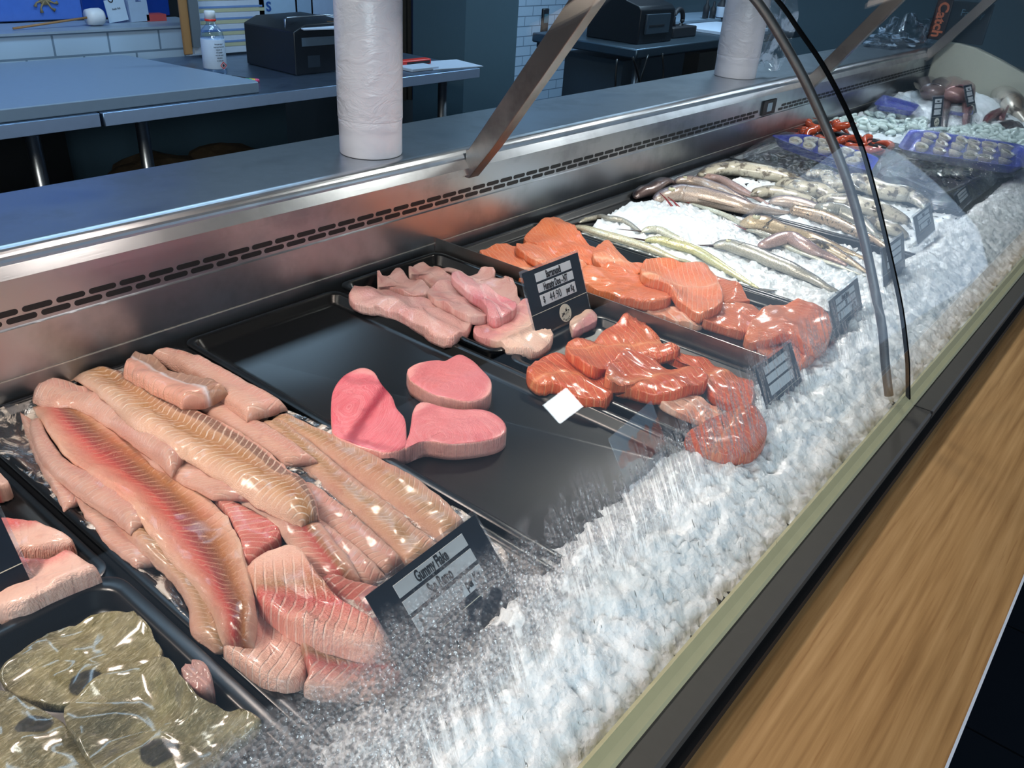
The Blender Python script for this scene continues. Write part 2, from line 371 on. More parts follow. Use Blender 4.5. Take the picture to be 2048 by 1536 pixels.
F['chunk'] = flesh('shark_chunk', [(0.0, '#e6a792'), (0.45, '#ebae9c'), (0.55, '#e8e0e4'), (0.62, '#a77f6c'), (1, '#b98f78')], '#d9b29a', 520, 4.0, 0.1, 0.5, (0.05, 1.4))
F['kinglet'] = flesh('pale_pink_flesh', [(0.0, '#ecc2b0'), (0.6, '#edbfb0'), (0.75, '#e06a68'), (1, '#df7670')], '#f5d8ca', 200, 1.0, 0.0, 0.2, (0.0, 1.0), blotch='#e28f86', bl=0.4)
F['salmon'] = flesh('salmon_flesh', [(0.0, '#dd7444'), (0.35, '#d66a3a'), (0.5, '#de8660'), (0.7, '#d36636'), (1, '#dd7444')], '#f0b494', 700, 9.0, 0.02, 0.55, (0.0, 1.3), rough=0.33, warp=0.25, lv=0.02, blotch='#e88560', bl=0.3)
F['salmon2'] = flesh('salmon_flesh_plain', [(0.0, '#d86c3e'), (0.5, '#d06234'), (1, '#de7b48')], '#efaf8c', 850, 5.0, -0.7, 0.45, (0.0, 1.7), rough=0.33, warp=0.3, blotch='#e88560', bl=0.35)
F['salmon_deep'] = flesh('salmon_flesh_deep', [(0.0, '#cc501f'), (0.35, '#c64a1b'), (0.5, '#d46a3c'), (0.7, '#c4481c'), (1, '#c94d24')], '#ec9a68', 700, 9.0, 0.02, 0.6, (0.0, 1.3), rough=0.30, warp=0.3, lv=0.05)
F['salmon_belly'] = flesh('salmon_belly', [(0.0, '#eab99c'), (0.4, '#e08560'), (0.7, '#efc3aa'), (1, '#f2d2bf')], '#f8e2d4', 420, 3.0, 0.0, 0.7, (0.0, 1.2))
F['barra'] = flesh('barramundi_flesh', [(0.0, '#d0958a'), (0.35, '#cf9f98'), (0.55, '#d8aca4'), (0.8, '#c88a84'), (1, '#dcb2a6')], '#ead0c8', 130, 1.0, 0.0, 0.25, (0.0, 1.2), warp=0.8, blotch='#c56a6c', bl=0.5, rough=0.28)
F['barra_pink'] = flesh('barramundi_fibre', [(0.0, '#d58a8c'), (0.4, '#d4707c'), (0.6, '#e4a4a4'), (1, '#d88e90')], '#f4dcdc', 240, 0.0, 0.0, 0.4, (0.0, 1.2), warp=0.6)
F['barra_cut'] = flesh('barramundi_cut_face', [(0.0, '#efc7b2'), (0.45, '#edc4b2'), (0.62, '#dd9292'), (1, '#d28a8c')], '#f6dccd', 160, 0.0, 0.0, 0.3, (0.0, 1.2))
def steak_mat(name, c1, c2, dark, seam_amt):
    t = NT(name); oc = t.obj(); u, v = t.uv()
    n1 = t.noise(oc, 22, 3); n2 = t.noise(oc, 130, 4, 0.65); n3 = t.noise(oc, 9, 2)
    uu = t.math('MULTIPLY', u, 16.0); vv = t.math('ADD', v, t.math('MULTIPLY', t.math('SUBTRACT', n1, 0.5), 0.5))
    rad = t.math('POWER', t.math('ADD', t.math('MULTIPLY', t.math('ADD', uu, 0.45), t.math('ADD', uu, 0.45)), t.math('MULTIPLY', vv, vv)), 0.5)
    rg = t.ss(t.math('MULTIPLY_ADD', t.math('SINE', t.math('ADD', t.math('MULTIPLY', rad, 34.0), t.math('MULTIPLY', n3, 9.0))), 0.5, 0.5), 0.45, 0.95)
    fib = t.noise(t.n('CombineXYZ', i0=t.math('MULTIPLY', rad, 26.0), i1=t.math('MULTIPLY', n3, 3.0), i2=0.0).outputs[0], 2.5, 4, 0.7)
    c = t.mix(t.math('MULTIPLY', rg, 0.16), lin(c1), lin(c2)); c = t.mix(t.math('MULTIPLY', t.ss(fib, 0.45, 0.7), 0.35), c, lin('#f4c2bf'))
    rim = t.math('SUBTRACT', 1.0, t.ss(t.math('ABSOLUTE', t.math('SUBTRACT', t.math('ABSOLUTE', vv), 0.66)), 0.02, 0.12))
    seam = t.math('SUBTRACT', 1.0, t.ss(t.math('ABSOLUTE', t.math('ADD', uu, t.math('MULTIPLY_ADD', vv, -0.22, t.math('MULTIPLY', t.math('SUBTRACT', n1, 0.5), 0.4)))), 0.02, 0.20))
    c = t.mix(t.math('MULTIPLY', rim, 0.35*seam_amt+0.12), c, lin(dark)); c = t.mix(t.math('MULTIPLY', seam, seam_amt), c, lin(dark))
    c = t.mix(t.math('MULTIPLY', t.ss(t.math('ABSOLUTE', vv), 0.78, 0.9), 0.5), c, lin('#efb4ac'))
    h = t.math('ADD', t.math('MULTIPLY', fib, 0.8), n2)
    return t.done(t.bsdf(c, 0.3, 0, t.bump(h, 0.5, 0.003), Coat_Weight=0.4, Coat_Roughness=0.2))
F['steak1'] = steak_mat('swordfish_steak', '#d4606c', '#e48e90', '#96162f', 0.9)
F['steak2'] = steak_mat('swordfish_steak_pale', '#cf6c72', '#de908c', '#b03c50', 0.12)
F['steak_side'] = flesh('swordfish_side', [(0, '#dd9a90'), (1, '#e0a298')], '#eebbae', 60, 0, 0, 0.1)
def skin(name, back, flank, belly, spots=None, rough=0.25, metal=0.25, scale_amt=0.3, pos=(0.25, 0.5, 0.8), spot_scale=60, sp=(0.55, 0.62)):
    t = NT(name); u, v = t.uv(); oc = t.obj(); w1 = t.noise(oc, 30, 4); w2 = t.noise(oc, 160, 2)
    vw = t.math('ADD', v, t.math('MULTIPLY', t.math('SUBTRACT', w1, 0.5), 0.3))
    c = t.ramp(vw, [(0.0, back), (pos[0], back), (pos[1], flank), (pos[2], belly), (1.0, belly)])
    if spots: c = t.mix(t.math('MULTIPLY', t.ss(t.noise(oc, spot_scale, 3, 0.6), *sp), 0.85), c, lin(spots))
    vo = t.t.nodes.new('ShaderNodeTexVoronoi'); vo.inputs['Scale'].default_value = 420; t.t.links.new(oc, vo.inputs['Vector'])
    c = t.mix(t.math('MULTIPLY', t.ss(vo.outputs[0], 0.2, 0.7), scale_amt), c, lin('#20242c'))
    h = t.math('ADD', vo.outputs[0], w2)
    return t.done(t.bsdf(c, rough, metal, t.bump(h, 0.3, 0.0012), Coat_Weight=0.6, Coat_Roughness=0.12))
K = {}
K['gar'] = skin('garfish_skin', '#4f5a48', '#c9c6a4', '#e8e6d2', pos=(0.18, 0.36, 0.7))
K['gar_yellow'] = skin('garfish_skin_yellow', '#6c6c3c', '#cfc98c', '#ddd9a8', pos=(0.15, 0.35, 0.75))
K['gar_pale'] = skin('garfish_skin_pale', '#a8a070', '#d8cc9c', '#e2dcc0', pos=(0.05, 0.3, 0.8))
K['gar_grey'] = skin('garfish_skin_grey', '#45474d', '#8f8f8c', '#bdb8a8', pos=(0.2, 0.45, 0.8))
K['whiting'] = skin('whiting_skin', '#54484f', '#8e7f86', '#d6bfae', pos=(0.2, 0.5, 0.8))
K['whiting_pink'] = skin('whiting_skin_pink', '#7d5f64', '#a98a8a', '#c9a79c', pos=(0.2, 0.5, 0.8))
K['flathead'] = skin('flathead_skin', '#3b2d24', '#96735a', '#d9bf98', spots='#2c211b', pos=(0.2, 0.45, 0.7), spot_scale=34)
K['olive'] = skin('olive_fish_skin', '#4c4527', '#8c7448', '#c7a98a', spots='#3a3018', pos=(0.25, 0.5, 0.8), spot_scale=140)
K['squid'] = skin('squid_skin', '#8c8475', '#b0a690', '#cbc2ae', spots='#4b4038', rough=0.14, metal=0.0, scale_amt=0.15, spot_scale=34, sp=(0.47, 0.6))
K['snapper'] = skin('red_fish_skin', '#5a2024', '#803438', '#b88880', pos=(0.3, 0.6, 0.9))
K['darkfish'] = skin('dark_fish_skin', '#2c2224', '#4a3838', '#8a7470', pos=(0.3, 0.6, 0.9))
K['brownfish'] = skin('brown_fish_skin', '#6a4f3a', '#94806c', '#cfc4b4', spots='#4a3424', spot_scale=20)
M['eye_white'] = plain('fish_eye_silver', '#cfc9a8', 0.15); M['pupil'] = plain('fish_pupil', '#08080a', 0.1)
M['fin'] = plain('fish_fin', '#5c564c', 0.35, var=0.25); M['beak'] = plain('fish_beak', '#3d2a2c', 0.3); M['redbeak'] = plain('red_beak', '#8a2a30', 0.3)
def dory_mat(spots=()):
    t = NT('john_dory_skin'); oc = t.obj(); u, v = t.uv()
    c = t.ramp(t.noise(oc, 9, 5, 0.65, 1.0), [(0.3, '#45422a'), (0.45, '#6c6446'), (0.55, '#8b8260'), (0.65, '#665c2c'), (0.8, '#9d9272')])
    st = t.noise(t.obj((30, 90, 30)), 2.0, 4, 0.7, 0.5)
    c = t.mix(t.math('MULTIPLY', t.ss(st, 0.5, 0.75), 0.35), c, lin('#cdc39c'))
    c = t.mix(t.math('MULTIPLY', t.ss(t.noise(oc, 16, 2), 0.6, 0.75), 0.5), c, lin('#5d6236'))
    st2 = t.noise(t.obj((60, 200, 60)), 2.0, 4, 0.7, 0.8); c = t.mix(t.math('MULTIPLY', t.ss(st2, 0.5, 0.68), 0.4), c, lin('#d2cbb0')); c = t.mix(t.math('MULTIPLY', t.ss(t.noise(oc, 70, 4, 0.7), 0.5, 0.7), 0.35), c, lin('#3c3a22'))
    sp = t.n('SeparateXYZ', i0=oc); wob = t.math('MULTIPLY', t.math('SUBTRACT', t.noise(oc, 55, 3), 0.5), 0.5)
    for (x0, y0, ux, uy, ra, rb) in spots:
        dx = t.math('SUBTRACT', sp.outputs[0], x0); dy = t.math('SUBTRACT', sp.outputs[1], y0)
        p = t.math('DIVIDE', t.math('ADD', t.math('MULTIPLY', dx, ux), t.math('MULTIPLY', dy, uy)), ra); q = t.math('DIVIDE', t.math('SUBTRACT', t.math('MULTIPLY', dy, ux), t.math('MULTIPLY', dx, uy)), rb)
        d = t.math('ADD', t.math('POWER', t.math('ADD', t.math('MULTIPLY', p, p), t.math('MULTIPLY', q, q)), 0.5), wob)
        c = t.mix(t.math('MULTIPLY', t.math('SUBTRACT', 1.0, t.ss(d, 0.85, 1.05)), t.math('MULTIPLY_ADD', st, -0.5, 1.15)), c, lin('#1c1e1c'))
    h = t.math('ADD', t.math('ADD', st, st2), t.noise(oc, 60, 4))
    return t.done(t.bsdf(c, 0.27, 0.15, t.bump(h, 0.7, 0.004), Coat_Weight=0.7, Coat_Roughness=0.13))
K['dory'] = dory_mat()
M['spot'] = plain('dark_spot', '#1f211f', 0.35, var=0.3)
def ice_mat(name, tint='#f2f6fa'):
    t = NT(name); oc = t.obj(); n1 = t.noise(oc, 120, 5, 0.7); n2 = t.noise(oc, 14, 4)
    c = t.mix(t.ss(n2, 0.35, 0.7), lin(tint), lin('#dde4e8')); c = t.mix(t.math('MULTIPLY', t.ss(t.noise(oc, 330, 2), 0.55, 0.75), 0.35), c, lin('#9aa4aa'))
    vo = t.t.nodes.new('ShaderNodeTexVoronoi'); vo.inputs['Scale'].default_value = 160; t.t.links.new(oc, vo.inputs['Vector'])
    h = t.math('ADD', t.math('MULTIPLY', n1, 0.7), t.math('MULTIPLY', vo.outputs[0], 0.5))
    return t.done(t.bsdf(c, 0.28, 0, t.bump(h, 0.55, 0.004), Subsurface_Weight=0.10, Subsurface_Radius=(0.02, 0.022, 0.025), Subsurface_Scale=1.0, Coat_Weight=0.3, Coat_Roughness=0.2))
M['ice'] = ice_mat('crushed_ice')
def schlick(t, f0, normal=None, hi=0.9):
    lw = t.t.nodes.new('ShaderNodeLayerWeight'); lw.inputs[0].default_value = 0.5
    if normal is not None: t.set(lw.inputs['Normal'], normal)
    return t.math('MULTIPLY_ADD', t.math('POWER', lw.outputs['Facing'], 4.5), hi, f0)
def film_mat(name, alpha=0.25, col='#e8edf5', rough=0.08, scale=40, tint=(1, 1, 1, 1)):
    t = NT(name); n1 = t.noise(t.obj(), scale, 4, 0.6, 1.5); nb = t.bump(n1, 0.8, 0.01)
    gl = t.n('BsdfGlossy', Color=(0.95, 0.97, 1, 1), Roughness=rough, Normal=nb).outputs[0]
    tr = t.n('BsdfTransparent', Color=tint).outputs[0]; df = t.n('BsdfDiffuse', Color=lin(col), Normal=nb).outputs[0]
    fr = schlick(t, 0.05, nb, 0.4)
    a = t.n('MixShader', i0=t.math('MULTIPLY', t.ss(n1, 0.5, 0.62), alpha), i1=tr, i2=df).outputs[0]  # pale diffuse noise patches; on clear film they paint glints along creases
    return t.done(t.n('MixShader', i0=t.math('MINIMUM', t.math('MULTIPLY', fr, 1.6), 0.9), i1=a, i2=gl).outputs[0])
M['film'] = film_mat('clear_film', 0.15, rough=0.05, scale=55); M['film_hazy'] = film_mat('hazy_film', 0.8, '#c9bfb4', 0.2, 25)
M['acrylic'] = film_mat('clear_acrylic', 0.1, '#cfd6e0', 0.03, 3, (0.93, 0.95, 0.97, 1))
def glass_mat():
    t = NT('case_glass')
    gl = t.n('BsdfGlossy', Color=(1, 1, 1, 1), Roughness=0.005).outputs[0]; tr = t.n('BsdfTransparent', Color=(0.965, 0.985, 0.98, 1)).outputs[0]
    fr = schlick(t, 0.022)
    return t.done(t.n('MixShader', i0=fr, i1=tr, i2=gl).outputs[0])
M['glass'] = glass_mat()
def fog_mat():
    t = NT('condensation'); tc = t.n('TexCoord'); oc = tc.outputs['Object']; sp = t.n('SeparateXYZ', i0=oc); x, z = sp.outputs[0], sp.outputs[2]
    big = t.noise(oc, 9, 4, 0.6); fine = t.noise(oc, 260, 2); mid = t.noise(oc, 60, 4, 0.6)
    streak = t.noise(t.obj((75, 10, 7)), 1.6, 4, 0.65, 0.8)
    lvl = t.math('ADD', z, t.math('ADD', t.math('MULTIPLY', t.math('SUBTRACT', big, 0.5), 0.05), t.math('MULTIPLY', t.math('SUBTRACT', mid, 0.5), 0.025)))
    top = t.math('SUBTRACT', 1.0, t.ss(lvl, 0.19, 0.222))
    left = t.math('SUBTRACT', 1.0, t.ss(x, 0.33, 0.55))
    clear = t.math('MULTIPLY', t.ss(streak, 0.47, 0.56), t.ss(x, 0.30, 0.55))
    holes = t.math('MULTIPLY', t.ss(t.noise(oc, 26, 3), 0.58, 0.64), 0.85)
    low = t.math('MAXIMUM', t.math('MULTIPLY', left, t.ss(lvl, 0.150, 0.170)), t.ss(t.math('ADD', lvl, t.math('MULTIPLY', t.math('SUBTRACT', streak, 0.5), 0.12)), 0.11, 0.15))
    top = t.math('MULTIPLY', top, low)
    top = t.math('MULTIPLY', top, t.math('MULTIPLY_ADD', t.ss(x, 1.0, 1.3), -0.75, 1.0))
    dens = t.math('MULTIPLY', top, t.math('SUBTRACT', 1.0, t.math('MAXIMUM', clear, holes)))
    amt = t.math('MULTIPLY', dens, t.math('MULTIPLY_ADD', left, 0.26, 0.62))
    amt = t.math('MULTIPLY', amt, t.math('MULTIPLY_ADD', t.ss(fine, 0.35, 0.6), 0.45, 0.6))
    vo = t.t.nodes.new('ShaderNodeTexVoronoi'); vo.inputs['Scale'].default_value = 290; t.t.links.new(oc, vo.inputs['Vector'])
    nb = t.bump(t.math('ADD', vo.outputs[0], fine), 0.7, 0.006)
    df = t.n('MixShader', i0=0.5, i1=t.n('BsdfDiffuse', Color=(0.40, 0.38, 0.37, 1), Normal=nb).outputs[0], i2=t.n('BsdfTranslucent', Color=(0.5, 0.5, 0.52, 1), Normal=nb).outputs[0]).outputs[0]
    gl = t.n('BsdfGlossy', Color=(1, 1, 1, 1), Roughness=0.25, Normal=nb).outputs[0]
    wet = t.n('MixShader', i0=0.14, i1=df, i2=gl).outputs[0]
    # running drops: dark glassy ticks
    tick = t.math('MULTIPLY', t.ss(t.noise(t.obj((240, 20, 55)), 1.0, 2), 0.70, 0.74), t.math('SUBTRACT', 1.0, t.ss(z, 0.17, 0.21)))
    dk = t.n('BsdfGlossy', Color=(0.25, 0.28, 0.3, 1), Roughness=0.1, Normal=nb).outputs[0]
    a = t.n('MixShader', i0=amt, i1=t.n('BsdfTransparent').outputs[0], i2=wet).outputs[0]
    return t.done(t.n('MixShader', i0=t.math('MULTIPLY', tick, 0.7), i1=a, i2=dk).outputs[0])
M['fog'] = fog_mat()
def wood_mat():
    t = NT('beech_laminate'); a = t.noise(t.obj((1.2, 34, 34)), 3.0, 5, 0.6); b = t.noise(t.obj((7, 160, 160)), 1.5, 3)
    c = t.ramp(a, [(0.3, '#86643e'), (0.5, '#9f7b50'), (0.7, '#b08c60')]); c = t.mix(t.math('MULTIPLY', t.ss(b, 0.6, 0.72), 0.45), c, lin('#7d5630'))
    return t.done(t.bsdf(c, 0.42, 0, t.bump(b, 0.05, 0.001)))
M['wood'] = wood_mat()
def tile_mat(name, c1, mort, sx, sz, mo=0.004, flat=False):
    t = NT(name); tc = t.n('TexCoord'); sp = t.n('SeparateXYZ', i0=tc.outputs['Object'])
    cb = t.n('CombineXYZ', i0=sp.outputs[0], i1=sp.outputs[1] if flat else sp.outputs[2], i2=0.0)
    br = t.n('TexBrick', {'offset': 0.5}, i0=cb.outputs[0]); br.inputs['Color1'].default_value = lin(c1); br.inputs['Color2'].default_value = lin(c1); br.inputs['Mortar'].default_value = lin(mort)
    br.inputs['Scale'].default_value = 1.0; br.inputs['Mortar Size'].default_value = mo; br.inputs['Brick Width'].default_value = sx; br.inputs['Row Height'].default_value = sz
    return t.done(t.bsdf(br.outputs[0], 0.25))
M['tile'] = tile_mat('white_wall_tile', '#a9c0d6', '#6d8296', 0.20, 0.075)
M['floor_tile'] = tile_mat('dark_floor_tile', '#141a22', '#07090c', 0.4, 0.4, 0.003, True)
# ================================================================ room
fl = MB().box(-3, 8, -4, 4.6, -0.90, -0.85).build('floor', M['floor_tile']); struct(fl)
ce = MB().box(-3, 8, -4, 4.6, 1.95, 2.0).build('ceiling', plain('ceiling_paint', '#2c3338', 0.8)); struct(ce)
wb = MB().box(-3, 8, 4.5, 4.6, -0.85, 1.95).build('wall_back', M['tile']); struct(wb)
wr = MB().box(7.6, 7.7, -1.5, 4.5, -0.85, 1.95).build('wall_right', plain('grey_wall', '#4d6470', 0.7)); struct(wr)
wl = MB().box(-2.6, -2.5, -1.5, 4.5, -0.85, 1.95).build('wall_left', plain('dim_wall', '#39444c', 0.7)); struct(wl)
# tiled half wall (upstand) behind the near bench
hw = MB().box(-1.2, 2.02, 3.2, 3.42, -0.85, 0.152).build('wall_upstand', M['tile']); struct(hw)
sl = MB().box(-1.2, 2.02, 3.19, 3.44, 0.152, 0.160).build('trim_sill', plain('tile_cap', '#93a4b4', 0.4)); struct(sl)
pl = MB().box(3.06, 3.44, 2.76, 3.1, -0.85, 1.95).build('wall_pillar', M['pillar']); struct(pl)
dk = MB().box(2.05, 3.9, 3.9, 3.95, -0.85, 1.95).build('wall_passage', M['dark_room']); struct(dk)
# ================================================================ refrigerated case
XA, XE = -0.7, 4.62
case = empty('display_case', 'long refrigerated stainless steel counter with curved glass front holding the seafood', 'display case')
b = MB()
led = [(1.315, 0.165), (1.315, 0.205), (1.105, 0.205)]+[(1.105-0.020*math.sin(a), 0.185+0.020*math.cos(a)) for a in np.linspace(0.15, math.pi/2, 9)]+[(1.085-0.010, 0.170), (1.075, 0.157), (1.083, 0.155)]
led = [(y if y > 1.09 else y, z) for y, z in led]
b.extrude_x(led, XA, XE, 0); b.build('ledge', M['steel'], case, bevel=0.0)
b.__init__(); b.extrude_x([(1.084, 0.158), (1.084, 0.104), (1.080, 0.1025), (1.080, 0.037)], XA, XE); b.extrude_x([(1.080, 0.035), (1.078, -0.015)], XA, XE)
b.build('back_panel', M['steel'], case)
b = MB().box(XA, XE, 1.0790, 1.0812, 0.0348, 0.0366); b.build('panel_seam', plain('bright_edge', '#c9c4bc', 0.3, 0.6), case)
b = MB()
def slot(x0, x1, z0, z1, y=1.0835):
    r = (z1-z0)/2; zc = (z0+z1)/2; pts = [(x1-r+r*math.cos(a), zc+r*math.sin(a)) for a in np.linspace(-math.pi/2, math.pi/2, 6)]+[(x0+r+r*math.cos(a), zc+r*math.sin(a)) for a in np.linspace(math.pi/2, 3*math.pi/2, 6)]
    v = [(x, y, z) for x, z in pts]+[(x, y+0.004, z) for x, z in pts]; n = len(pts)
    b.add(v, [tuple(range(n)), tuple(range(n, 2*n))]+[(i, (i+1) % n, n+(i+1) % n, n+i) for i in range(n)])
x = -0.6275
gap = PY(1538, 210, 1.083)[0]; cut_done = False
while x < 4.5:
    if not (gap-0.10 < x < gap+0.10):
        slot(x, x+0.0385, 0.1195, 0.1275); slot(x-0.0217, x+0.0168, 0.1085, 0.1165)
    if x > gap and not cut_done: b.build('vent_strip', M['black'], case); b = MB(); cut_done = True
    x += 0.0434
b.build('vent_strip', M['black'], case)
th_ = MB().box(gap-0.05, gap+0.045, 1.078, 1.084, 0.108, 0.152).box(gap-0.02, gap+0.015, 1.0775, 1.079, 0.117, 0.143, 1)
th_.build('temperature_display', [M['black'], plain('display_glass', '#7d94a4', 0.3)], case)
MB().box(XA, XE, 0.165, 1.082, -0.05, -0.004).build('deck', M['deck'], case)
MB().box(XA, XE, 1.09, 1.30, -0.85, 0.165).build('rear_body', plain('case_body', '#20262c', 0.5), case)
MB().extrude_x([(0.178, -0.01), (0.186, 0.004), (0.200, 0.012), (0.206, 0.004), (0.206, -0.01)], XA, XE, 0, True).build('inner_trim', M['cream'], case)
MB().extrude_x([(0.157, -0.055), (0.157, -0.004), (0.160, 0.0), (0.186, 0.0), (0.188, -0.004), (0.188, -0.055)], XA, XE, 0, True).build('front_rail', M['rail'], case)
MB().box(XA, XE, 0.148, 0.1572, -0.055, -0.016).build('rail_lip', M['rail_dark'], case)
MB().box(XA, XE, 0.1865, 0.1885, -0.002, 0.0035).build('gasket', M['black'], case)
MB().box(XA, XE, 0.15, 0.30, -0.85, -0.06).build('front_body', plain('case_front', '#22262a', 0.5), case)
for xj in (1.238,):
    MB().box(xj-0.001, xj+0.001, 0.1565, 0.187, -0.03, 0.0006).build('rail_joint', M['black'], case)
PROF = [(.189, -.002), (.196, .02), (.201, .037), (.209, .063), (.219, .089), (.232, .121), (.246, .152), (.267, .193), (.288, .233), (.309, .272), (.331, .311), (.353, .348), (.372, .374), (.391, .399), (.436, .449), (.484, .492), (.521, .524), (.58, .562), (.66, .597), (.76, .622), (.86, .635)]
PR = spline(PROF, 60)
def offs(d):
    out = []
    for i, (y, z) in enumerate(PR):
        a = PR[max(i-1, 0)]; c_ = PR[min(i+1, len(PR)-1)]; t = c_-a; t = t/np.linalg.norm(t); out.append((y+t[1]*d, z-t[0]*d))
    return out
def sheet(x0, x1, d0, d1, name, mat, par, nx=1):
    o0 = offs(d0); o1 = offs(d1); m = MB(); m.extrude_x(o0+o1[::-1], x0, x1, 0, True)
    o = m.build(name, mat, par, smooth=False); 
    for p in o.data.polygons: p.use_smooth = len(p.vertices) == 4
    o.data.set_sharp_from_angle(angle=R_(40)); return o
for x0, x1 in ((XA, 1.2345), (1.2415, 2.96), (2.966, XE)):
    g = sheet(x0, x1, 0.0, 0.005, 'glass_pane', M['glass'], case)
    cc = [(y, z) for y, z in offs(0.0056) if z < 0.27]; m = MB(); m.extrude_x(cc, x0+0.002, x1-0.002)
    f_ = m.build('condensation', M['fog'], g, True)
sheet(1.2350, 1.2405, -0.0002, 0.0052, 'pane_edge', M['void'], case)
sheet(2.961, 2.965, -0.0002, 0.0052, 'pane_edge', M['void'], case)
# curved support arms inside the glass
def arm(X):
    pts = spline([(X, y, z) for y, z in [(.215, .02), (.235, .07), (.251, .115), (.277, .169), (.314, .242), (.359, .317), (.415, .392), (.465, .451), (.54, .523), (.62, .57), (.72, .61)]], 40)
    MB().tube(pts, 0.0066, 10).build('glass_support_arm', brushed('arm_steel', '#6c6e70', 0.5, '#3b3028', 0.8), case, True)
arm(1.2); arm(2.93)
# flat steel brackets that carry the top shelf
def bracket(X, dx=0.030):
    b = MB()
    side = [(1.088, 0.150), (1.088, 0.197), (0.55, 0.94), (0.50, 0.94), (1.036, 0.214), (1.080, 0.150)]
    side = [(1.0845, 0.150), (1.0745, 0.150), (1.018, 0.219), (0.478, 0.96), (0.530, 0.96), (1.078, 0.206), (1.0845, 0.204)]
    v = [(x, y, z) for x in (X, X+dx) for y, z in side]; n = len(side)
    b.add(v, [tuple(range(n)), tuple(range(n, 2*n))]+[(i, (i+1) % n, n+(i+1) % n, n+i) for i in range(n)])
    return b.build('shelf_bracket', M['steel_dark'], case, bevel=0.001)
bracket(1.215); bracket(2.94); bracket(4.35)
# end panel of the case
ep = MB(); pp = [(1.07, -0.01), (1.07, 0.235), (0.98, 0.237), (0.90, 0.225), (0.79, 0.19), (0.66, 0.14), (0.5, 0.09), (0.2, 0.05), (0.2, -0.01)]
v = [(x, y, z) for x in (4.42, 4.47) for y, z in pp]; n = len(pp)
ep.add(v, [tuple(range(n)), tuple(range(n, 2*n))]+[(i, (i+1) % n, n+(i+1) % n, n+i) for i in range(n)]).build('end_panel', plain('end_panel_cream', '#b9b8aa', 0.5), case, bevel=0.006)
# wooden shelf in front
ws = empty('wooden_shelf', 'pale beech laminate shelf running along the front of the glass case', 'shelf')
MB().box(XA, 6.0, -0.026, 0.148, -0.060, -0.030).build('board', M['wood'], ws)
MB().box(XA, 6.0, -0.0285, -0.026, -0.060, -0.0295).build('edge_strip', plain('edge_strip_white', '#c3cede', 0.35), ws)
# ================================================================ trays
def rrect(x0, x1, y0, y1, r, n=6):
    out = []
    for cx, cy, a0 in ((x1-r, y1-r, 0), (x0+r, y1-r, 90), (x0+r, y0+r, 180), (x1-r, y0+r, 270)):
        out += [(cx+r*math.cos(R_(a0+90*k/n)), cy+r*math.sin(R_(a0+90*k/n))) for k in range(n+1)]
    return out
def tray(label, x0, x1, y0, y1, h=0.022, z0=0.0, lip=0.012, r=0.022, mat=None, floor=0.0035, group=None, name='tray'):
    prof = [(0.0, h-0.005), (0.0, h-0.001), (0.002, h), (lip-0.003, h), (lip, h-0.002), (lip+0.005, floor+0.004), (lip+0.012, floor)]
    inner = [(lip+0.012, 0.0005), (lip+0.003, 0.0015), (lip-0.003, h-0.006), (0.0015, h-0.006)]
    v = []; f = []; n = None
    for d, z in prof+inner[::1]:
        ring = rrect(x0+d, x1-d, y0+d, y1-d, max(r-d*0.5, 0.006)); n = len(ring); v += [(x, y, z+z0) for x, y in ring]
    k = len(prof)
    for i in range(k-1): f += [(i*n+j, i*n+(j+1) % n, (i+1)*n+(j+1) % n, (i+1)*n+j) for j in range(n)]
    f.append(tuple(range((k-1)*n, k*n)))
    f.append(tuple(range(k*n, (k+1)*n)))
    for i in range(k, k+3): f += [(i*n+j, i*n+(j+1) % n, (i+1)*n+(j+1) % n, (i+1)*n+j) for j in range(n)]
    f += [((k+3)*n+j, (k+3)*n+(j+1) % n, (j+1) % n, j) for j in range(n)]
    o = mesh_obj(name, v, f, mat or M['black_plastic'], None, None, True); o.data.set_sharp_from_angle(angle=R_(50))
    hf_rect(x0, x1, y0, y1, z0+h); i, j = hidx([x0+lip+.004, x1-lip-.004], [y0+lip+.004, y1-lip-.004]); HF[i[0]:i[1], j[0]:j[1]] = z0+floor
    return tag(o, label, 'tray', group)
tray('black tray under the long pink shark fillets', 0.262, 0.560, 0.335, 1.062, 0.016)
tray('black tray holding the three swordfish steaks', 0.566, 0.862, 0.335, 1.062, 0.020)
tray('black tray of barramundi fillets against the steel back panel', 0.868, 1.120, 0.700, 1.066, 0.026)
tray('black tray of deep orange salmon in front of the barramundi tray', 0.880, 1.122, 0.345, 0.690, 0.020)
tray('black tray of large orange salmon fillets right of the steel divider', 1.140, 1.432, 0.352, 1.062, 0.020)
tray('black tray of fish skin fillets at the bottom left of the counter', -0.14, 0.252, 0.315, 0.668, 0.024, lip=0.016, r=0.03)
tray('black tray with pale pink fillet ends left of the shark tray', -0.14, 0.256, 0.676, 1.062, 0.012)
tray('black tray of garfish on crushed ice', 1.438, 1.900, 0.352, 1.062, 0.018)
tray('black tray under the squid and flathead', 1.906, 2.36, 0.352, 1.062, 0.018)
tray('dark tray under the blue shellfish packs', 2.366, 3.05, 0.352, 1.062, 0.018)
tray('dark tray at the far end holding the red fish and calamari', 3.056, 4.40, 0.352, 1.062, 0.018)
dv = MB().box(1.1275, 1.1295, 0.385, 1.078, 0.0, 0.047).box(1.1275, 1.137, 0.385, 1.078, 0.0, 0.0015)
tag(dv.build('divider', M['steel_dark'], None), 'upright steel divider strip between the barramundi and the large salmon fillets', 'divider')
